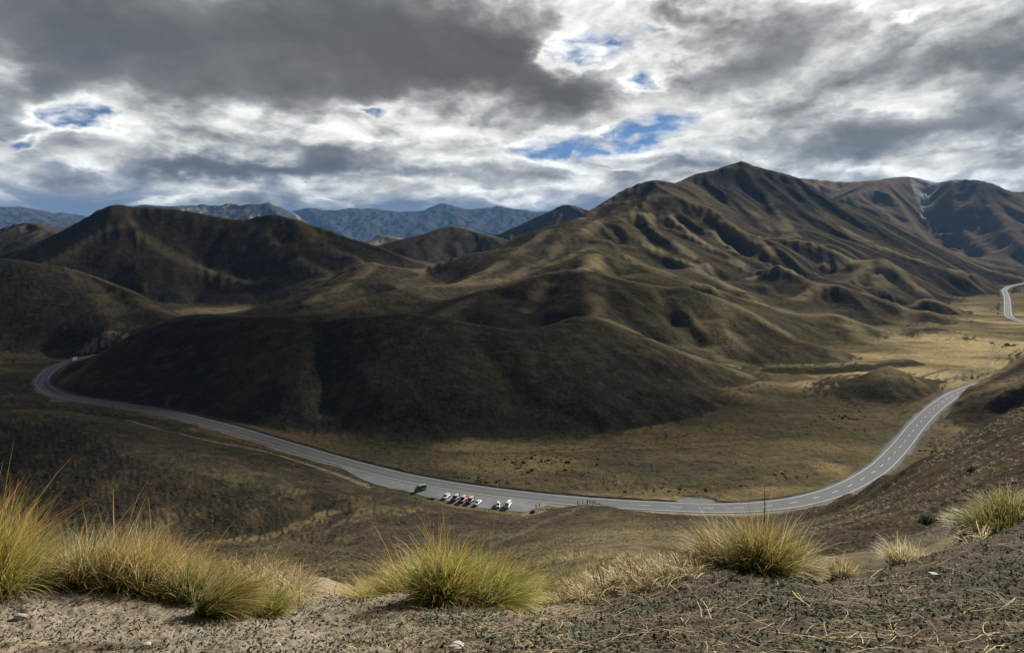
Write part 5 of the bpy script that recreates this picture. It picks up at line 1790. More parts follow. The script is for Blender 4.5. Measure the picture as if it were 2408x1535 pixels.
sign('sign_post', 92, 1, 9.0, 1.5, 0.6, 0.6, M_DARKPOST, 'dark round-edged sign standing on the outer gravel of the far left bend', 'sign', ymin=400, ymax=470)


def guardrail(P, z, label):
    t = empty('guardrail', (P[0][0], P[0][1], z))
    o0 = Vector((P[0][0], P[0][1], 0))
    bm = bmesh.new()
    prof = ((0, .50), (.05, .55), (0, .62), (.05, .69), (0, .76), (-.03, .76), (-.03, .50))
    d, n = frame_of(P)
    rings = [[bm.verts.new((p[0] - o0.x + q[0] * a, p[1] - o0.y + q[1] * a, b)) for a, b in prof] for p, q in zip(P, n)]
    for a, b in zip(rings, rings[1:]):
        for i in range(len(prof)):
            bm.faces.new((a[i], a[(i + 1) % len(prof)], b[(i + 1) % len(prof)], b[i]))
    mesh_obj('rail', bm, M_DARKRAIL, t)
    pp = resample(P, 4.0)
    for p in pp:
        bm = bmesh.new()
        add_box(bm, (p[0] - o0.x, p[1] - o0.y, 0.36), (0.14, 0.14, 0.76))
        mesh_obj('post', bm, M_TIMBER, t)
    tag(t, label, 'guardrail')


M_DARKRAIL = material('dull_steel', (0.09, 0.095, 0.10), 0.55, 0.4)[0]


def side_curve(i0, i1, off):
    return resample(rp[i0:i1] + frame_of(rp)[1][i0:i1] * off, 2.0)


_far = [i for i in range(len(rp)) if px_r[i] < 230 and rp[i, 1] > 505]
_bend = [i for i in range(len(rp)) if px_r[i] < 118 and 428 < rp[i, 1] < 485]
_s = 1 if (rp[_bend[len(_bend) // 2]] + frame_of(rp)[1][_bend[len(_bend) // 2]] * 5)[0] < rp[_bend[len(_bend) // 2]][0] else -1
guardrail(side_curve(_bend[0], _bend[-1], 5.0 * _s), 0, 'low dark guardrail round the outside of the far left bend')
guardrail(side_curve(_far[0], _far[-1], -5.0 * _s), 0, 'low dark guardrail on the hill side of the road below the rock face')

# timber rails at the left edge, by the foot track
t = empty('timber_fence', on_floor(14, 932))
tag(t, 'pale timber rail fence at the left edge beside the foot track', 'fence')
bx, by, _ = on_floor(14, 932)
ends = [Vector((on_floor(x, y)[0] - bx, on_floor(x, y)[1] - by, 0)) for x, y in ((-20, 927), (18, 924), (30, 930), (6, 936))]
for a, b in zip(ends, ends[1:]):
    for h_ in (0.55, 1.05):
        bm = bmesh.new()
        dv = b - a
        add_box(bm, ((a + b) / 2) + Vector((0, 0, h_)), (dv.length, 0.08, 0.16), Matrix.Rotation(math.atan2(dv.y, dv.x), 3, 'Z'))
        mesh_obj('rail', bm, M_TIMBER, t)
for e in ends + [(ends[0] + ends[1]) / 2]:
    bm = bmesh.new()
    add_box(bm, e + Vector((0, 0, 0.58)), (0.14, 0.14, 1.25))
    mesh_obj('post', bm, M_TIMBER, t)


# ------------------------------------------------------------------ people at the look-out
def person_mesh(pose):
    """one continuous body grown from a skeleton (z up, facing -y), 1.72 m"""
    J = {
        'pelvis': ((0, 0, .95), (.155, .115)), 'waist': ((0, 0, 1.08), (.135, .105)), 'chest': ((0, -.01, 1.30), (.165, .115)), 'neck': ((0, 0, 1.47), (.055, .055)),
        'head': ((0, -.02, 1.58), (.082, .092)), 'crown': ((0, -.01, 1.68), (.062, .070)),
    }
    E = [('pelvis', 'waist'), ('waist', 'chest'), ('chest', 'neck'), ('neck', 'head'), ('head', 'crown')]
    for s, nm in ((-1, 'l'), (1, 'r')):
        sp = pose.get('stride', 0.06) * s
        J['hip' + nm] = ((s * .10, 0, .88), (.095, .10))
        J['knee' + nm] = ((s * .11, -sp * .6, .49), (.062, .066))
        J['ank' + nm] = ((s * .12, sp * .8, .09), (.042, .046))
        J['toe' + nm] = ((s * .13, sp * .8 - .17, .035), (.042, .032))
        E += [('pelvis', 'hip' + nm), ('hip' + nm, 'knee' + nm), ('knee' + nm, 'ank' + nm), ('ank' + nm, 'toe' + nm)]
        up = pose.get('arm' + nm, 0)
        J['sh' + nm] = ((s * .19, 0, 1.39), (.062, .065))
        if up:
            J['el' + nm] = ((s * .27, -.10, 1.18), (.044, .046))
            J['wr' + nm] = ((s * .12, -.27, 1.42), (.030, .032))
            J['ha' + nm] = ((s * .07, -.31, 1.50), (.034, .024))
        else:
            J['el' + nm] = ((s * .25, .03, 1.12), (.044, .046))
            J['wr' + nm] = ((s * .26, -.05, .88), (.030, .032))
            J['ha' + nm] = ((s * .26, -.07, .79), (.026, .036))
        E += [('chest', 'sh' + nm), ('sh' + nm, 'el' + nm), ('el' + nm, 'wr' + nm), ('wr' + nm, 'ha' + nm)]
    names = list(J)
    me = bpy.data.meshes.new('person')
    me.from_pydata([J[k][0] for k in names], [(names.index(a), names.index(b)) for a, b in E], [])
    o = bpy.data.objects.new('tmp', me)
    col.objects.link(o)
    md = o.modifiers.new('skin', 'SKIN')
    for i, k in enumerate(names):
        me.skin_vertices[0].data[i].radius = J[k][1]
        me.skin_vertices[0].data[i].use_root = (k == 'pelvis')
    sb = o.modifiers.new('sub', 'SUBSURF')
    sb.levels = sb.render_levels = 1
    dg = bpy.context.evaluated_depsgraph_get()
    dg.update()
    out = bpy.data.meshes.new_from_object(o.evaluated_get(dg))
    bpy.data.objects.remove(o)
    return out


SKIN = material('skin', (0.42, 0.26, 0.19), 0.6)[0]


def cloth(name, c):
    mt, nt, b = material(name, c, 0.9, spec=0.1)
    p = nt.node('ShaderNodeTexCoord').outputs['Object']
    nt.put(b.inputs['Base Color'], nt.mix(nt.noise(p, 7, 4, 0.6), tuple(v * 0.7 for v in c), tuple(min(1, v * 1.2) for v in c)))
    return mt


CLOTH = {k: cloth('cloth_' + k, v) for k, v in dict(navy=(.03, .035, .06), black=(.018, .018, .02), grey=(.12, .12, .13), brown=(.12, .08, .05), red=(.25, .03, .03), blue=(.06, .10, .20), olive=(.08, .08, .04), jean=(.05, .07, .12), tan=(.30, .24, .16)).items()}
HAIR = material('hair', (0.035, 0.025, 0.018), 0.7)[0]


def person(x, Y, rz, top, legs, pose, label, h=1.0):
    X = (x - CX) / FD * Y
    z = ground_z(X, Y)
    me = person_mesh(pose)
    me.name = 'person'
    me.materials.clear()
    for m_ in (SKIN, CLOTH[top], CLOTH[legs], M_BLACK):
        me.materials.append(m_)
    for p in me.polygons:
        c = p.center
        if c.z > 1.47:
            p.material_index = 0
        elif c.z < 0.10:
            p.material_index = 3
        elif c.z < 0.97 and abs(c.x) < 0.215:
            p.material_index = 2
        elif (Vector((abs(c.x), c.y, c.z)) - Vector((.265, -.07, .80))).length < 0.09 or (c.y < -.24 and c.z > 1.3):
            p.material_index = 0
        else:
            p.material_index = 1
        p.use_smooth = True
    o = bpy.data.objects.new('person', me)
    col.objects.link(o)
    o.location = (X, Y, z + 0.0)
    o.rotation_euler = (0, 0, rz)
    o.scale = (h, h, h)
    tag(o, label, 'person', 'visitors at the look-out')
    bm = bmesh.new()
    bmesh.ops.create_uvsphere(bm, u_segments=12, v_segments=8, radius=0.105)
    for v in list(bm.verts):
        v.co.y *= 1.15
        if v.co.z < -0.02 and v.co.y < 0.02:
            v.co.z = -0.02
            v.co.y = max(v.co.y, -0.06)
    bmesh.ops.translate(bm, verts=bm.verts, vec=(0, 0.012, 1.655))
    mesh_obj('hair', bm, HAIR, o, True)
    return o


person(1260.5, 235.5, 2.6, 'navy', 'jean', {'stride': .08}, 'person in dark blue walking from the lay-by, left of the pair')
person(1268.5, 236.5, 2.2, 'black', 'grey', {'stride': .10}, 'person in black walking from the lay-by, right of the pair')
person(1358.4, 224.5, 0.4, 'brown', 'olive', {'armr': 1, 'arml': 1}, 'person in brown holding a camera up, alone on the look-out path')
person(1370.5, 225.0, 1.2, 'grey', 'jean', {}, 'person in grey between the lone photographer and the group')
person(1381.5, 225.0, -0.3, 'navy', 'black', {}, 'tall person in navy at the left of the look-out group', 1.06)
person(1387.5, 224.2, 2.9, 'olive', 'grey', {}, 'shorter person in olive second from the left of the look-out group', 0.92)
person(1392.5, 224.8, 0.9, 'black', 'jean', {}, 'person in black in the middle of the look-out group')
person(1397.0, 222.5, 3.4, 'blue', 'black', {}, 'person in blue at the right of the look-out group', 0.98)
person(1401.5, 221.5, 4.4, 'red', 'jean', {}, 'person in dark red at the far right end of the look-out group', 0.96)

# short post at the end of the look-out path
zq = ground_z((1393.8 - CX) / FD * 219, 219)
t = empty('bollard', ((1393.8 - CX) / FD * 219, 219, zq - 0.1))
bm = bmesh.new()
add_tube(bm, (0, 0, 0), (0, 0, 1.0), 0.09, 0.085)
mesh_obj('post', bm, M_TIMBER, t)
bm = bmesh.new()
add_tube(bm, (0, 0, 1.0), (0, 0, 1.06), 0.10, 0.06)
mesh_obj('cap', bm, M_DARKPOST, t)
tag(t, 'short timber post on the near edge of the look-out', 'post')


# ================================================================== foreground plants and litter
def blade_material(name, trans=0.35):
    mt = bpy.data.materials.new(name)
    mt.use_nodes = True
    n = NT(mt.node_tree)
    n.n.clear()
    c = n.attr('tint', 'Color')
    d = n.node('ShaderNodeBsdfPrincipled')
    n.l.new(c, d.inputs['Base Color'])
    d.inputs['Roughness'].default_value = 0.55
    d.inputs['Specular IOR Level'].default_value = 0.35
    t = n.node('ShaderNodeBsdfTranslucent')
    n.l.new(c, t.inputs[0])
    mx = n.node('ShaderNodeMixShader')
    mx.inputs[0].default_value = trans
    n.l.new(d.outputs[0], mx.inputs[1])
    n.l.new(t.outputs[0], mx.inputs[2])
    o = n.node('ShaderNodeOutputMaterial')
    n.l.new(mx.outputs[0], o.inputs[0])
    return mt


M_BLADE = blade_material('grass_blade', 0.40)
M_LITTER = blade_material('dry_litter', 0.10)
for nd_ in M_LITTER.node_tree.nodes:
    if nd_.type == 'BSDF_PRINCIPLED':
        nd_.inputs['Roughness'].default_value = 1.0
        nd_.inputs['Specular IOR Level'].default_value = 0.0


def ribbons_mesh(name, C, Wd, COL, mat, parent=None, loc=(0, 0, 0)):
    """C: (n, k, 3) centre lines, Wd: (n, k, 3) half-width vectors, COL: (n, k, 3)"""
    n, k, _ = C.shape
    V = np.stack([C - Wd, C + Wd], 2).reshape(-1, 3)
    b = (np.arange(n) * k * 2)[:, None]
    j = np.arange(k - 1)[None] * 2
    q = np.stack([b + j, b + j + 1, b + j + 3, b + j + 2], -1).reshape(-1, 4).astype(np.int32)
    me = bpy.data.meshes.new(name)
    me.vertices.add(len(V))
    me.vertices.foreach_set('co', V.astype(np.float32).ravel())
    me.loops.add(q.size)
    me.loops.foreach_set('vertex_index', q.ravel())
    me.polygons.add(len(q))
    me.polygons.foreach_set('loop_start', np.arange(0, q.size, 4, dtype=np.int32))
    me.polygons.foreach_set('use_smooth', np.ones(len(q), bool))
    a = me.attributes.new('tint', 'FLOAT_COLOR', 'POINT')
    rgba = np.ones((len(V), 4), np.float32)
    rgba[:, :3] = np.repeat(COL.reshape(-1, 3), 2, axis=0)
    a.data.foreach_set('color', rgba.ravel())
    me.update(calc_edges=True)
    me.materials.append(mat)
    o = bpy.data.objects.new(name, me)
    o.location = loc
    col.objects.link(o)
    if parent is not None:
        o.parent = parent
    return o


def blades(rng, n, r0, length, spread, lean, width, cols, droop=0.9, k=7, lpow=1.0):
    """curved blades from one crown; lean = (x, y) pull of the wind; cols = base, middle, tip colours"""
    a = rng.uniform(0, 2 * math.pi, n)
    rr = np.sqrt(rng.uniform(0, 1, n)) * r0
    root = np.stack([np.cos(a) * rr, np.sin(a) * rr * 0.8, np.zeros(n)], 1)
    out = np.stack([np.cos(a), np.sin(a)], 1) * (rr / r0)[:, None] * spread + rng.normal(0, 0.24 * (0.4 + spread), (n, 2)) + np.array(lean)
    L = length * (0.25 + 1.0 * rng.beta(1.7, 2.2, n)) * (1 - 0.25 * (rr / r0) ** 2)
    h0 = out * 0.9
    d0 = np.concatenate([h0, np.ones((n, 1))], 1)
    d0 /= np.linalg.norm(d0, axis=1)[:, None]
    bend = np.concatenate([out * 1.0 + rng.normal(0, 0.22, (n, 2)) + np.array(lean) * 0.9, -droop * rng.uniform(0.15, 1.5, (n, 1)) * (0.35 + np.linalg.norm(out, axis=1)[:, None])], 1)
    t = np.linspace(0, 1, k)
    C = np.zeros((n, k, 3))
    p = root.copy()
    d = d0.copy()
    C[:, 0] = p
    for i in range(1, k):
        d = d + bend * (0.9 / (k - 1)) * (0.35 + 1.3 * t[i])
        dn = d / np.linalg.norm(d, axis=1)[:, None]
        p = p + dn * (L / (k - 1))[:, None]
        C[:, i] = p
    ang = rng.uniform(0, math.pi, n)
    side = np.stack([np.cos(ang), np.sin(ang), np.zeros(n)], 1)
    wd = width * (0.6 + 0.8 * rng.random(n))[:, None, None] * side[:, None, :] * (np.array([0.8, 1, 0.95, 0.85, 0.65, 0.4, 0.12])[:k])[None, :, None] * 0.5
    c0, c1, c2 = [np.array(c) for c in cols]
    v = rng.uniform(0.65, 1.35, (n, 1, 1))
    mixv = rng.uniform(-0.22, 0.22, (n, 1, 1))
    tt = np.clip(t[None, :, None] + mixv, 0, 1)
    COL = np.where(tt < 0.45, c0 + (c1 - c0) * (tt / 0.45), c1 + (c2 - c1) * ((tt - 0.45) / 0.55)) * v
    dead = rng.random(n) < 0.10
    COL[dead] = np.array((0.42, 0.34, 0.20)) * v[dead]
    return C, wd, np.clip(COL, 0, 1)


def merge(parts):
    return [np.concatenate([p[i] for p in parts]) for i in range(3)]


GREEN = ((0.15, 0.15, 0.05), (0.26, 0.33, 0.07), (0.58, 0.50, 0.17))
OLIVE = ((0.12, 0.12, 0.05), (0.18, 0.20, 0.06), (0.38, 0.31, 0.12))
ORANGE = ((0.17, 0.16, 0.06), (0.30, 0.28, 0.08), (0.60, 0.34, 0.09))
STRAW = ((0.33, 0.31, 0.17), (0.52, 0.46, 0.26), (0.70, 0.55, 0.30))
PALE = ((0.34, 0.31, 0.20), (0.50, 0.48, 0.31), (0.66, 0.58, 0.38))
DEEP = ((0.09, 0.11, 0.035), (0.13, 0.20, 0.05), (0.42, 0.34, 0.12))


def ground_at(x, y0, lo=2.0, hi=30.0):
    """first point of the near ground seen in direction (x, y0)"""
    Y = np.exp(np.linspace(math.log(lo), math.log(hi), 900))
    X = (x - CX) / FD * Y
    z = z_near(X, Y)
    yy = HY + (EYE - z) / Y * FD
    i = int(np.argmin(np.abs(yy - y0) + 1e4 * ((Y > 6.5) | ((Y < 2.6) & (y0 < 1450)))))
    return X[i], Y[i], float(z[i])


M_CROWN, crn, crb = material('crown_fibre', rough=1.0, spec=0.0)
crp = crn.node('ShaderNodeNewGeometry').outputs['Position']
crn.put(crb.inputs['Base Color'], crn.mix(crn.noise(crp, 60, 4, 0.7), (0.03, 0.025, 0.015), (0.16, 0.13, 0.07)))
TUSS = [
    # x, y of the crown in the picture, height px, n, spread, lean, colours, crown radius, label
    (-40, 1405, 300, 2600, .34, (.06, -.1), [ORANGE, GREEN], .15, 'tallest tussock, cut by the left edge, green below and orange above'),
    (70, 1385, 165, 1100, .45, (.15, 0), [GREEN, STRAW], .10, 'mixed green and straw tussock just right of the tallest one at the left edge'),
    (150, 1392, 150, 1500, .75, (-.25, -.1), [PALE, GREEN], .09, 'pale yellow-green tussock sweeping left over the bare earth'),
    (215, 1378, 170, 1700, .45, (.28, .1), [STRAW, DEEP], .11, 'straw tussock with dark green core, blades blown to the right'),
    (290, 1380, 175, 1700, .42, (.30, .1), [STRAW, ORANGE], .11, 'tall straw-coloured tussock left of the dry seed stalks'),
    (352, 1385, 165, 1500, .45, (.20, .1), [STRAW, GREEN], .10, 'tussock with long arching straw stalks in the middle of the left bank'),
    (415, 1392, 145, 1300, .45, (.25, .1), [STRAW, PALE], .10, 'bleached straw tussock above the small earth step'),
    (462, 1402, 130, 1300, .50, (.15, .1), [DEEP, STRAW], .09, 'small green tussock half hidden behind straw, left of the dark green one'),
    (500, 1440, 165, 2600, .38, (.62, .1), [DEEP, DEEP, ORANGE], .09, 'dense dark green tussock leaning hard right on the left bank'),
    (600, 1420, 135, 1500, .50, (.25, .2), [STRAW, ORANGE], .11, 'rust-tipped tussock behind the last green tuft of the left bank'),
    (628, 1440, 90, 1300, .55, (.15, 0), [DEEP, GREEN], .07, 'short green tuft at the right end of the left bank'),
    (880, 1446, 130, 2200, .85, (-.55, 0), [GREEN, ORANGE], .11, 'low yellow-green tussock sweeping left from the middle mound'),
    (960, 1425, 150, 2000, .70, (-.35, 0), [GREEN, ORANGE], .10, 'tussock between the left-sweeping one and the upright one on the middle mound'),
    (1040, 1408, 175, 2600, .48, (.02, 0), [GREEN, GREEN, ORANGE], .10, 'upright bright yellow-green tussock with orange tips on the middle mound'),
    (1150, 1420, 155, 3000, .66, (.32, 0), [GREEN, GREEN], .13, 'wide green tussock right of the upright one on the middle mound'),
    (1230, 1436, 140, 2600, .75, (.50, 0), [GREEN, DEEP], .12, 'green tussock spilling right at the end of the middle mound'),
    (1585, 1400, 105, 1500, .80, (-.40, 0), [OLIVE, GREEN], .10, 'olive tussock sweeping left at the shaded end of the right mound'),
    (1705, 1345, 150, 1700, .60, (-.20, .1), [OLIVE, ORANGE], .11, 'left half of the olive tussock pair on the right mound'),
    (1790, 1338, 165, 2400, .50, (.14, .1), [OLIVE, ORANGE, OLIVE], .12, 'olive tussock with one tall stalk on top of the right mound'),
    (1860, 1345, 125, 1400, .60, (.28, .1), [OLIVE, STRAW], .09, 'thin olive and straw tussock right of the tall stalk'),
    (1985, 1350, 55, 600, .60, (.1, 0), [OLIVE, STRAW], .06, 'small wispy tuft below the dark bush on the right'),
    (2130, 1320, 80, 800, .60, (.05, .1), [STRAW, PALE], .08, 'grey dry tuft on the crest of the right mound'),
    (2330, 1225, 88, 1800, .60, (-.25, 0), [OLIVE, DEEP], .16, 'green tussock near the right edge, leaning left'),
    (2400, 1215, 90, 1500, .55, (.10, 0), [OLIVE, DEEP], .16, 'green tussock cut by the right edge'),
]
for i, (x, y, hp, n, spread, lean, cols, r0, label) in enumerate(TUSS):
    rng = np.random.default_rng(100 + i)
    X, Y, z = ground_at(x, y)
    L = hp / FD * Y * 0.98
    r = r0 * Y / 3.4
    parts = [blades(rng, int(n / len(cols) * 1.15), r, L * (1 - 0.08 * j), spread, lean, 0.0036 * max(1, Y / 3.4), c) for j, c in enumerate(cols)]
    # short dead skirt round the crown
    skirt = blades(rng, n // 8, r * 1.15, L * 0.55, spread + 0.7, lean, 0.0034, PALE, droop=1.6)
    C, Wd, COL = merge(parts + [skirt])
    t = empty('tussock', (X, Y, z - 0.02))
    tag(t, label, 'tussock', 'tussock grasses on the crest below the camera')
    ribbons_mesh('leaves', C, Wd, COL, M_BLADE, t)
    # crown: dark fibrous base that the blades stand in
    bm = bmesh.new()
    bmesh.ops.create_icosphere(bm, subdivisions=3, radius=1)
    for v in bm.verts:
        q = 1 + 0.25 * math.sin(v.co.x * 9 + i) * math.cos(v.co.y * 11)
        v.co = Vector((v.co.x * r * 1.02 * q, v.co.y * r * 0.85 * q, v.co.z * r * 0.42 * q))
    mesh_obj('crown', bm, M_CROWN if 'M_CROWN' in globals() else M_TIMBER, t, True)
    ns = 90 if hp > 120 else 22
    S = blades(rng, ns, r * 0.7, L * 1.40, spread * 0.6, (lean[0] * 0.9, lean[1]), 0.0042, ORANGE if i < 16 else STRAW, droop=0.9)
    ribbons_mesh('seed_stalks', *S, M_BLADE, t)

# thick stalk standing above the right mound
X, Y, z = ground_at(1797, 1338)
t = empty('seed_head', (X, Y, z))
tag(t, 'single tall dark seed stalk standing above the olive tussock', 'stalk')
bm = bmesh.new()
hh = 205 / FD * Y
add_tube(bm, (0, 0, 0), (0, 0, hh * 0.72), 0.003, 0.002, 6)
mesh_obj('stalk', bm, material('green_stalk', (0.09, 0.10, 0.04), 0.7)[0], t)
bm = bmesh.new()
add_tube(bm, (0, 0, hh * 0.45), (0.004, 0, hh * 0.72), 0.0045, 0.004, 6)
add_tube(bm, (0.004, 0, hh * 0.72), (0, 0, hh), 0.004, 0.001, 6)
mesh_obj('ear', bm, material('dry_ear', (0.20, 0.16, 0.08), 0.8)[0], t)


# ------------------------------------------------------------------ rough grass over the slopes (nobody could count it)
def place_clumps(rng, pts, hmin, hmax, nb, colsets, seed, name, label_kind, width):
    Cs, Ws, Ks = [], [], []
    protos = []
    for c in colsets:
        for j in range(3):
            protos.append(blades(np.random.default_rng(seed + len(protos)), nb, 0.22, 1.0, 0.75, (.12, 0), width, c, droop=1.1, k=4))
    X, Y, z, s = pts
    for j, P in enumerate(protos):
        sel = np.nonzero(np.arange(len(X)) % len(protos) == j)[0]
        if not len(sel):
            continue
        C, W_, K = P
        sc = s[sel][:, None, None, None]
        rot = rng.uniform(0, 6.28, len(sel))
        c_, s_ = np.cos(rot)[:, None, None], np.sin(rot)[:, None, None]

        def turn(A):
            return np.stack([A[None, ..., 0] * c_ - A[None, ..., 1] * s_, A[None, ..., 0] * s_ + A[None, ..., 1] * c_, np.broadcast_to(A[None, ..., 2], (len(sel),) + A.shape[:2])], -1)
        CC = turn(C) * sc + np.stack([X[sel], Y[sel], z[sel]], 1)[:, None, None, :]
        WW = turn(W_) * np.maximum(sc, 0.5) * (Y[sel] / 60.0).clip(0.5, 4)[:, None, None, None]
        KK = np.broadcast_to(K[None], (len(sel),) + K.shape) * rng.uniform(0.6, 1.3, len(sel))[:, None, None, None]
        Cs.append(CC.reshape(-1, C.shape[1], 3))
        Ws.append(WW.reshape(-1, C.shape[1], 3))
        Ks.append(KK.reshape(-1, C.shape[1], 3))
    o = ribbons_mesh(name, np.concatenate(Cs), np.concatenate(Ws), np.concatenate(Ks), M_BLADE)
    o['kind'] = 'stuff'
    return o


rng = np.random.default_rng(5)
HILLC = [((0.055, 0.050, 0.022), (0.125, 0.115, 0.048), (0.20, 0.17, 0.078)), ((0.05, 0.045, 0.022), (0.14, 0.118, 0.053), (0.24, 0.19, 0.085))]


def scatter(n, Ya, Yb, xa, xb, dens, seed):
    r = np.random.default_rng(seed)
    Y = np.sqrt(r.uniform(Ya ** 2, Yb ** 2, n))
    x = r.uniform(xa, xb, n)
    X = (x - CX) / FD * Y
    z = np.where(Y < 49.5, z_near(X, np.minimum(Y, 57.0)), z_main(X / Y, np.maximum(Y, 42.5)))
    m = dens(x, X, Y) > r.random(n)
    return X[m], Y[m], z[m], r


def dens_hill(x, X, Y):
    d = fbm(X / 9, Y / 9, 3, 71)
    open_ = np.exp(-((x - 1480) / 240) ** 2)
    return np.clip((d - 0.30) * 2.6, 0, 1) * (1 - 0.75 * open_) * np.where(Y < 20, 0.8, 1.0)


X, Y, z, r = scatter(9000, 11, 130, -80, 2500, dens_hill, 6)
place_clumps(rng, (X, Y, z - 0.03, r.uniform(0.30, 0.62, len(X))), 0, 0, 34, HILLC, 900, 'tussock_grass', '', 0.030)
X, Y, z, r = scatter(30000, 130, 330, -80, 2480, lambda x, X, Y: np.clip((fbm(X / 14, Y / 14, 3, 72) - 0.35) * 3, 0, 1) * (dist_to(road_xy, X, Y, 12) > 9) * (dist_to(park_xy, X, Y, 8) > 1.5) * (~inside(park_poly, X, Y)), 7)
place_clumps(rng, (X, Y, z - 0.03, r.uniform(0.45, 0.85, len(X))), 0, 0, 12, HILLC, 950, 'tussock_grass', '', 0.030)
# fine dry grass just beyond the crest
X, Y, z, r = scatter(3600, 4.3, 14, -60, 2480, lambda x, X, Y: np.clip((fbm(X / 1.4, Y / 1.4, 3, 73) - 0.35) * 3, 0, 1) * (1 - 0.9 * np.exp(-((x - 735) / 70) ** 2) * (Y < 9)), 8)
place_clumps(rng, (X, Y, z - 0.01, r.uniform(0.10, 0.30, len(X))), 0, 0, 40, [STRAW, ((0.16, 0.13, 0.07), (0.26, 0.20, 0.10), (0.40, 0.28, 0.13)), OLIVE], 970, 'dry_grass', '', 0.022)

# dry grass that fills the left bank between the tussocks
X, Y, z, r = scatter(5200, 3.15, 5.2, -80, 700, lambda x, X, Y: np.clip((Y - (3.35 + 0.25 * fbm(X / 0.5, Y / 0.5, 3, 74) - 0.25 * np.exp(-((x - 560) / 120) ** 2))) * 4, 0, 1), 9)
place_clumps(rng, (X, Y, z - 0.01, r.uniform(0.08, 0.26, len(X)) * np.where(r.random(len(X)) < 0.12, 1.6, 1.0)), 0, 0, 30, [STRAW, PALE, ((0.20, 0.17, 0.08), (0.36, 0.30, 0.14), (0.62, 0.42, 0.20))], 990, 'dry_grass', '', 0.016)
X, Y, z, r = scatter(2600, 3.25, 5.0, 1280, 1640, lambda x, X, Y: np.clip((Y - 3.6) * 3, 0, 1), 10)
place_clumps(rng, (X, Y, z - 0.01, r.uniform(0.06, 0.20, len(X))), 0, 0, 26, [STRAW, ((0.16, 0.13, 0.07), (0.26, 0.20, 0.10), (0.40, 0.28, 0.13))], 995, 'dry_grass', '', 0.016)

# low dark scrub along the flat and the gullies
M_SCRUB, scn, scb = material('scrub_leaf', rough=1.0, spec=0.05)
so_ = scn.node('ShaderNodeNewGeometry').outputs['Position']
scn.put(scb.inputs['Base Color'], scn.mix(scn.noise(so_, 1.4, 4, 0.7), (0.035, 0.036, 0.018), (0.090, 0.085, 0.042)))


def scrub(pts, name):
    bm = bmesh.new()
    bmesh.ops.create_icosphere(bm, subdivisions=2, radius=1)
    base = np.array([v.co[:] for v in bm.verts])
    fc = np.array([[v.index for v in f.verts] for f in bm.faces])
    bm.free()
    X, Y, z, s = pts
    r = np.random.default_rng(44)
    V, F_ = [], []
    for i in range(len(X)):
        nz = 1 + 0.35 * r.normal(0, 1, len(base))
        v = base * nz[:, None] * np.array([s[i] * r.uniform(0.8, 1.4), s[i], s[i] * 0.6]) + np.array([X[i], Y[i], z[i] + s[i] * 0.15])
        V.append(v)
        F_.append(fc + i * len(base))
    me = bpy.data.meshes.new(name)
    me.from_pydata(np.concatenate(V).tolist(), [], np.concatenate(F_).tolist())
    me.materials.append(M_SCRUB)
    o = bpy.data.objects.new(name, me)
    col.objects.link(o)
    o['kind'] = 'stuff'


spots = []
for x, y, hw, hh, n in ((1290, 1085, 130, 12, 60), (1250, 1108, 110, 9, 24), (1060, 1120, 80, 6, 24), (1160, 1132, 90, 6, 14), (1980, 985, 50, 14, 22), (2040, 975, 60, 12, 14), (1650, 1150, 160, 10, 14), (1880, 1120, 70, 12, 14),
                        (2250, 1035, 60, 12, 18), (2160, 1060, 30, 10, 8), (380, 975, 60, 3, 10), (470, 1000, 60, 4, 12), (640, 1040, 90, 4, 8), (150, 985, 160, 6, 20), (900, 1142, 40, 4, 10), (1000, 1172, 60, 3, 14),
                        (2360, 812, 40, 8, 14), (2330, 825, 24, 6, 8), (2378, 666, 60, 3, 26), (1860, 1188, 60, 4, 10), (500, 985, 80, 6, 18), (2000, 1010, 160, 24, 20)):
    for _ in range(n):
        a, b = rng.normal(x, hw * 0.5), rng.normal(y, hh * 0.5)
        p = on_floor(a, b)
        if p[1] > 170:
            spots.append((p[0], p[1], ground_z(p[0], p[1]), (0.22 + 0.55 * rng.random() ** 2) * (1 + (p[1] > 600) * 1.2)))
sp = np.array(spots)
dd_ = dist_to(road_xy, sp[:, 0], sp[:, 1], 20)
sp = sp[(dd_ > 7.5) & ~inside(park_poly, sp[:, 0], sp[:, 1])]
scrub(tuple(sp.T), 'scrub')

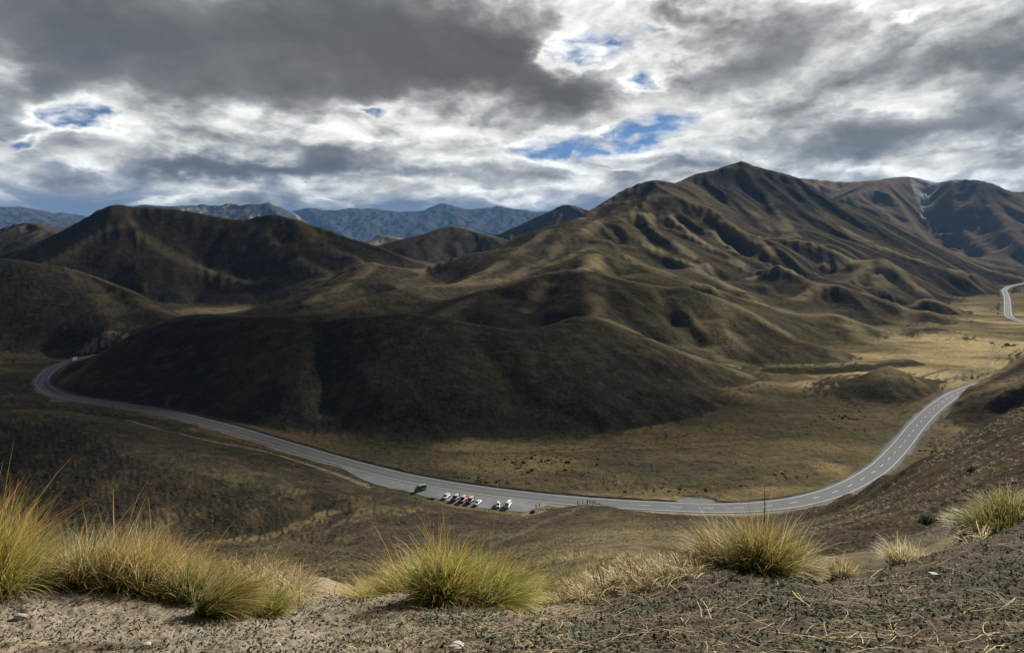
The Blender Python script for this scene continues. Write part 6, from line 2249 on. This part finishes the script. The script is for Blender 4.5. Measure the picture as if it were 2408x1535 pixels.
# individual bushes that stand out
for x, Y, s, lab in ((2185, 54, 0.75, 'dark round bush on the right slope above the small tuft'), (1253, 232, 0.9, 'dark bush beside the two walkers at the lay-by end'),
                     (1408, 226, 1.0, 'dark bush at the right end of the look-out'), (2290, 78, 0.7, 'dark bush high on the right slope')):
    X = (x - CX) / FD * Y
    zq = ground_z(X, Y)
    t = empty('bush', (X, Y, zq))
    tag(t, lab, 'bush')
    rr = np.random.default_rng(int(x))
    n = 900
    d = rr.normal(0, 1, (n, 3))
    d /= np.linalg.norm(d, axis=1)[:, None]
    d[:, 2] = np.abs(d[:, 2])
    p0 = d * s * rr.uniform(0.45, 1.0, (n, 1)) * np.array([1.1, 1.0, 0.75])
    dirs = d * 0.5 + rr.normal(0, 0.5, (n, 3))
    C = np.stack([p0 + dirs * s * 0.28 * t_ for t_ in (0, 0.5, 1)], 1)
    sd = np.cross(dirs, rr.normal(0, 1, (n, 3)))
    sd /= np.linalg.norm(sd, axis=1)[:, None]
    W_ = sd[:, None, :] * s * 0.045 * np.array([0.6, 1, 0.2])[None, :, None]
    K = np.broadcast_to((np.array((0.030, 0.034, 0.014)) * rr.uniform(0.5, 2.0, (n, 1)))[:, None, :], (n, 3, 3))
    ribbons_mesh('foliage', C, W_, K, M_BLADE, t)
    bm = bmesh.new()
    for a in np.linspace(0, 5.2, 6):
        add_tube(bm, (0, 0, 0), (math.cos(a) * s * 0.5, math.sin(a) * s * 0.5, s * 0.5), 0.03 * s, 0.012 * s, 6)
    mesh_obj('branches', bm, M_DARKPOST, t)

# ------------------------------------------------------------------ litter on the bare crest
rng = np.random.default_rng(12)


def on_ground(n, xa, xb, ya, yb, seed, dens=None):
    """points spread evenly over the picture area of the near ground"""
    r = np.random.default_rng(seed)
    Y = r.uniform(ya, yb, n * 3)
    w = r.random(n * 3) < (yb / Y) ** 0 * np.minimum(1, (ya / Y) ** 1.0 * 1.6)
    Y = Y[w][:n]
    x = r.uniform(xa, xb, len(Y))
    X = (x - CX) / FD * Y
    return X, Y, z_near(X, Y), x


def straws(n, xa, xb, ya, yb, seed, lmin, lmax, name, wd, cola, colb):
    X, Y, z, x = on_ground(n, xa, xb, ya, yb, seed)
    n = len(X)
    r = np.random.default_rng(seed + 1)
    L = r.uniform(lmin, lmax, n) * r.uniform(0.4, 1, n)
    a = r.normal(0.25, 0.9, n) + (r.random(n) < 0.5) * math.pi
    cv = r.normal(0, 0.75, n)
    k = 8
    C = np.zeros((n, k, 3))
    px, py, ang = X.copy(), Y.copy(), a.copy()
    hop = r.uniform(0.0, 0.035, n) * (L / lmax)
    for i in range(k):
        t_ = i / (k - 1)
        C[:, i, 0], C[:, i, 1] = px, py
        C[:, i, 2] = z_near(px, np.maximum(py, 1.3)) + 0.004 + hop * math.sin(math.pi * t_)
        px = px + np.cos(ang) * L / (k - 1)
        py = py + np.sin(ang) * L / (k - 1)
        ang = ang + cv / (k - 1)
    T_ = np.gradient(C, axis=1)
    sd = np.cross(T_, np.array([0, 0.35, 1.0]))
    sd /= np.linalg.norm(sd, axis=2)[:, :, None] + 1e-9
    W_ = sd * (wd * r.uniform(0.5, 1.3, n))[:, None, None] * np.linspace(1, 0.4, k)[None, :, None]
    f = r.random((n, 1, 1))
    K = (np.array(cola) * (1 - f) + np.array(colb) * f) * r.uniform(0.7, 1.2, (n, 1, 1)) * np.ones((1, k, 1))
    o = ribbons_mesh(name, C, W_, K, M_LITTER)
    o['kind'] = 'stuff'


straws(1500, 1150, 2500, 1.9, 5.0, 21, 0.04, 0.42, 'dead_grass', 0.0015, (0.20, 0.16, 0.10), (0.58, 0.50, 0.34))
straws(150, 1250, 2500, 1.9, 4.6, 24, 0.25, 0.75, 'dead_grass', 0.0024, (0.40, 0.34, 0.20), (0.60, 0.52, 0.34))
straws(420, 780, 1350, 2.2, 3.5, 22, 0.05, 0.32, 'dead_grass', 0.0015, (0.36, 0.30, 0.18), (0.56, 0.48, 0.30))
straws(260, -60, 800, 2.2, 3.8, 23, 0.04, 0.22, 'dead_grass', 0.0013, (0.40, 0.34, 0.22), (0.60, 0.52, 0.36))


def bits(n, xa, xb, ya, yb, seed, s0, s1, name, cola, colb, th):
    """small curled leaves and chips"""
    X, Y, z, x = on_ground(n, xa, xb, ya, yb, seed)
    m = fbm(X / 0.35, Y / 0.35, 5, 501, 0.6) > th
    X, Y, z = X[m], Y[m], z[m]
    n = len(X)
    r = np.random.default_rng(seed + 1)
    a = r.uniform(0, 6.28, n)
    s = r.uniform(s0, s1, n)
    dv = np.stack([np.cos(a), np.sin(a), r.normal(0, 0.35, n)], 1)
    ctr = np.stack([X, Y, z + r.uniform(0.002, 0.012, n)], 1)
    arch = np.array([0, 0.25, 0.0])
    C = np.stack([ctr + dv * (s * q)[:, None] + np.array([0, 0, 1]) * (s * h_)[:, None] for q, h_ in ((-0.5, 0), (0, .28), (0.5, 0))], 1)
    sd = np.cross(dv, np.array([0, 0, 1.0])) + r.normal(0, 0.3, (n, 3))
    sd /= np.linalg.norm(sd, axis=1)[:, None]
    W_ = sd[:, None, :] * (s * 0.28)[:, None, None] * np.array([0.35, 1, 0.3])[None, :, None]
    f = r.random((n, 1, 1))
    K = (np.array(cola) * (1 - f) + np.array(colb) * f) * np.ones((1, 3, 1))
    o = ribbons_mesh(name, C, W_, K, M_LITTER)
    o['kind'] = 'stuff'


bits(26000, 1000, 2500, 1.9, 5.2, 31, 0.005, 0.024, 'leaf_litter', (0.045, 0.050, 0.036), (0.160, 0.172, 0.130), 0.55)
bits(6000, -60, 1100, 2.2, 3.8, 32, 0.004, 0.014, 'leaf_litter', (0.14, 0.15, 0.10), (0.34, 0.36, 0.27), 0.57)
bits(16000, -60, 2500, 1.9, 5.0, 33, 0.005, 0.022, 'leaf_litter', (0.04, 0.030, 0.022), (0.115, 0.090, 0.062), 0.30)

# gravel
M_CHIP, chn, chb = material('schist_chip', rough=1.0, spec=0.02)
cp_ = chn.node('ShaderNodeNewGeometry').outputs['Position']
chn.put(chb.inputs['Base Color'], chn.mix(chn.noise(cp_, 30, 3, 0.6), (0.05, 0.044, 0.036), (0.19, 0.17, 0.14)))
bm = bmesh.new()
bmesh.ops.create_icosphere(bm, subdivisions=1, radius=1)
base = np.array([v.co[:] for v in bm.verts])
fc = np.array([[v.index for v in f.verts] for f in bm.faces])
bm.free()
X, Y, z, x = on_ground(6000, -60, 2500, 1.9, 5.5, 41)
r = np.random.default_rng(42)
n = len(X)
s = 0.0022 + 0.0075 * r.random(n) ** 4
V = base[None] * (1 + 0.25 * r.normal(0, 1, (n, len(base), 1))) * (s[:, None] * np.stack([r.uniform(.8, 1.6, n), r.uniform(.7, 1.2, n), r.uniform(.3, .7, n)], 1).T[..., None].transpose(1, 2, 0).reshape(n, 3))[:, None, :] if False else base[None] * (1 + 0.25 * r.normal(0, 1, (n, len(base), 1))) * (s[:, None] * np.stack([r.uniform(.8, 1.6, n), r.uniform(.7, 1.2, n), r.uniform(.3, .7, n)], 1))[:, None, :]
V = V + np.stack([X, Y, z + s * 0.2], 1)[:, None, :]
me = bpy.data.meshes.new('gravel')
q = (fc[None] + (np.arange(n) * len(base))[:, None, None]).reshape(-1, 3)
me.from_pydata(V.reshape(-1, 3).tolist(), [], q.tolist())
me.materials.append(M_CHIP)
o = bpy.data.objects.new('gravel', me)
col.objects.link(o)
o['kind'] = 'stuff'

# single stones
M_STONE, stn, stb = material('pale_stone', rough=0.75, spec=0.25)
sp_ = stn.node('ShaderNodeTexCoord').outputs['Object']
stn.put(stb.inputs['Base Color'], stn.mix(stn.noise(sp_, 22, 5, 0.65), (0.30, 0.30, 0.28), (0.62, 0.61, 0.57)))
for x, y, L, wv, hv, rz, lab in ((2058, 1368, .068, .034, .022, -.35, 'flat forked pale stone lying on the right mound'), (2195, 1357, .034, .019, .018, .05, 'small white oval stone right of the forked one'),
                               (1868, 1500, .040, .020, .02, .05, 'smooth grey-brown stone near the bottom edge, right of centre'), (50, 1452, .030, .014, .012, -.1, 'thin pale stone at the left end of the bare earth'),
                               (345, 1517, .016, .013, .010, .4, 'tiny white pebble on the bare earth near the bottom'), (1075, 1524, .03, .02, .012, .4, 'grey pebble at the bottom edge below the middle mound')):
    X, Y, z = ground_at(x, y)
    bm = bmesh.new()
    bmesh.ops.create_icosphere(bm, subdivisions=4, radius=1)
    for v in bm.verts:
        p = v.co.copy()
        nn_ = 1 + 0.16 * math.sin(4.1 * p.x + x) + 0.10 * math.cos(7.3 * p.y + p.z * 5 + y)
        w_ = 1.0 - (0.35 * p.x if x != 2058 else 0.25 * math.cos(p.x * 3.4))
        v.co = Vector((math.copysign(abs(p.x) ** 0.8, p.x) * L * nn_, p.y * wv * w_ * nn_, math.copysign(abs(p.z) ** 0.6, p.z) * hv))
    o = mesh_obj('stone', bm, M_STONE, None, True)
    o.location = (X, Y, z + hv * 0.5)
    o.rotation_euler = (0.12, 0.05, rz)
    tag(o, lab, 'stone')
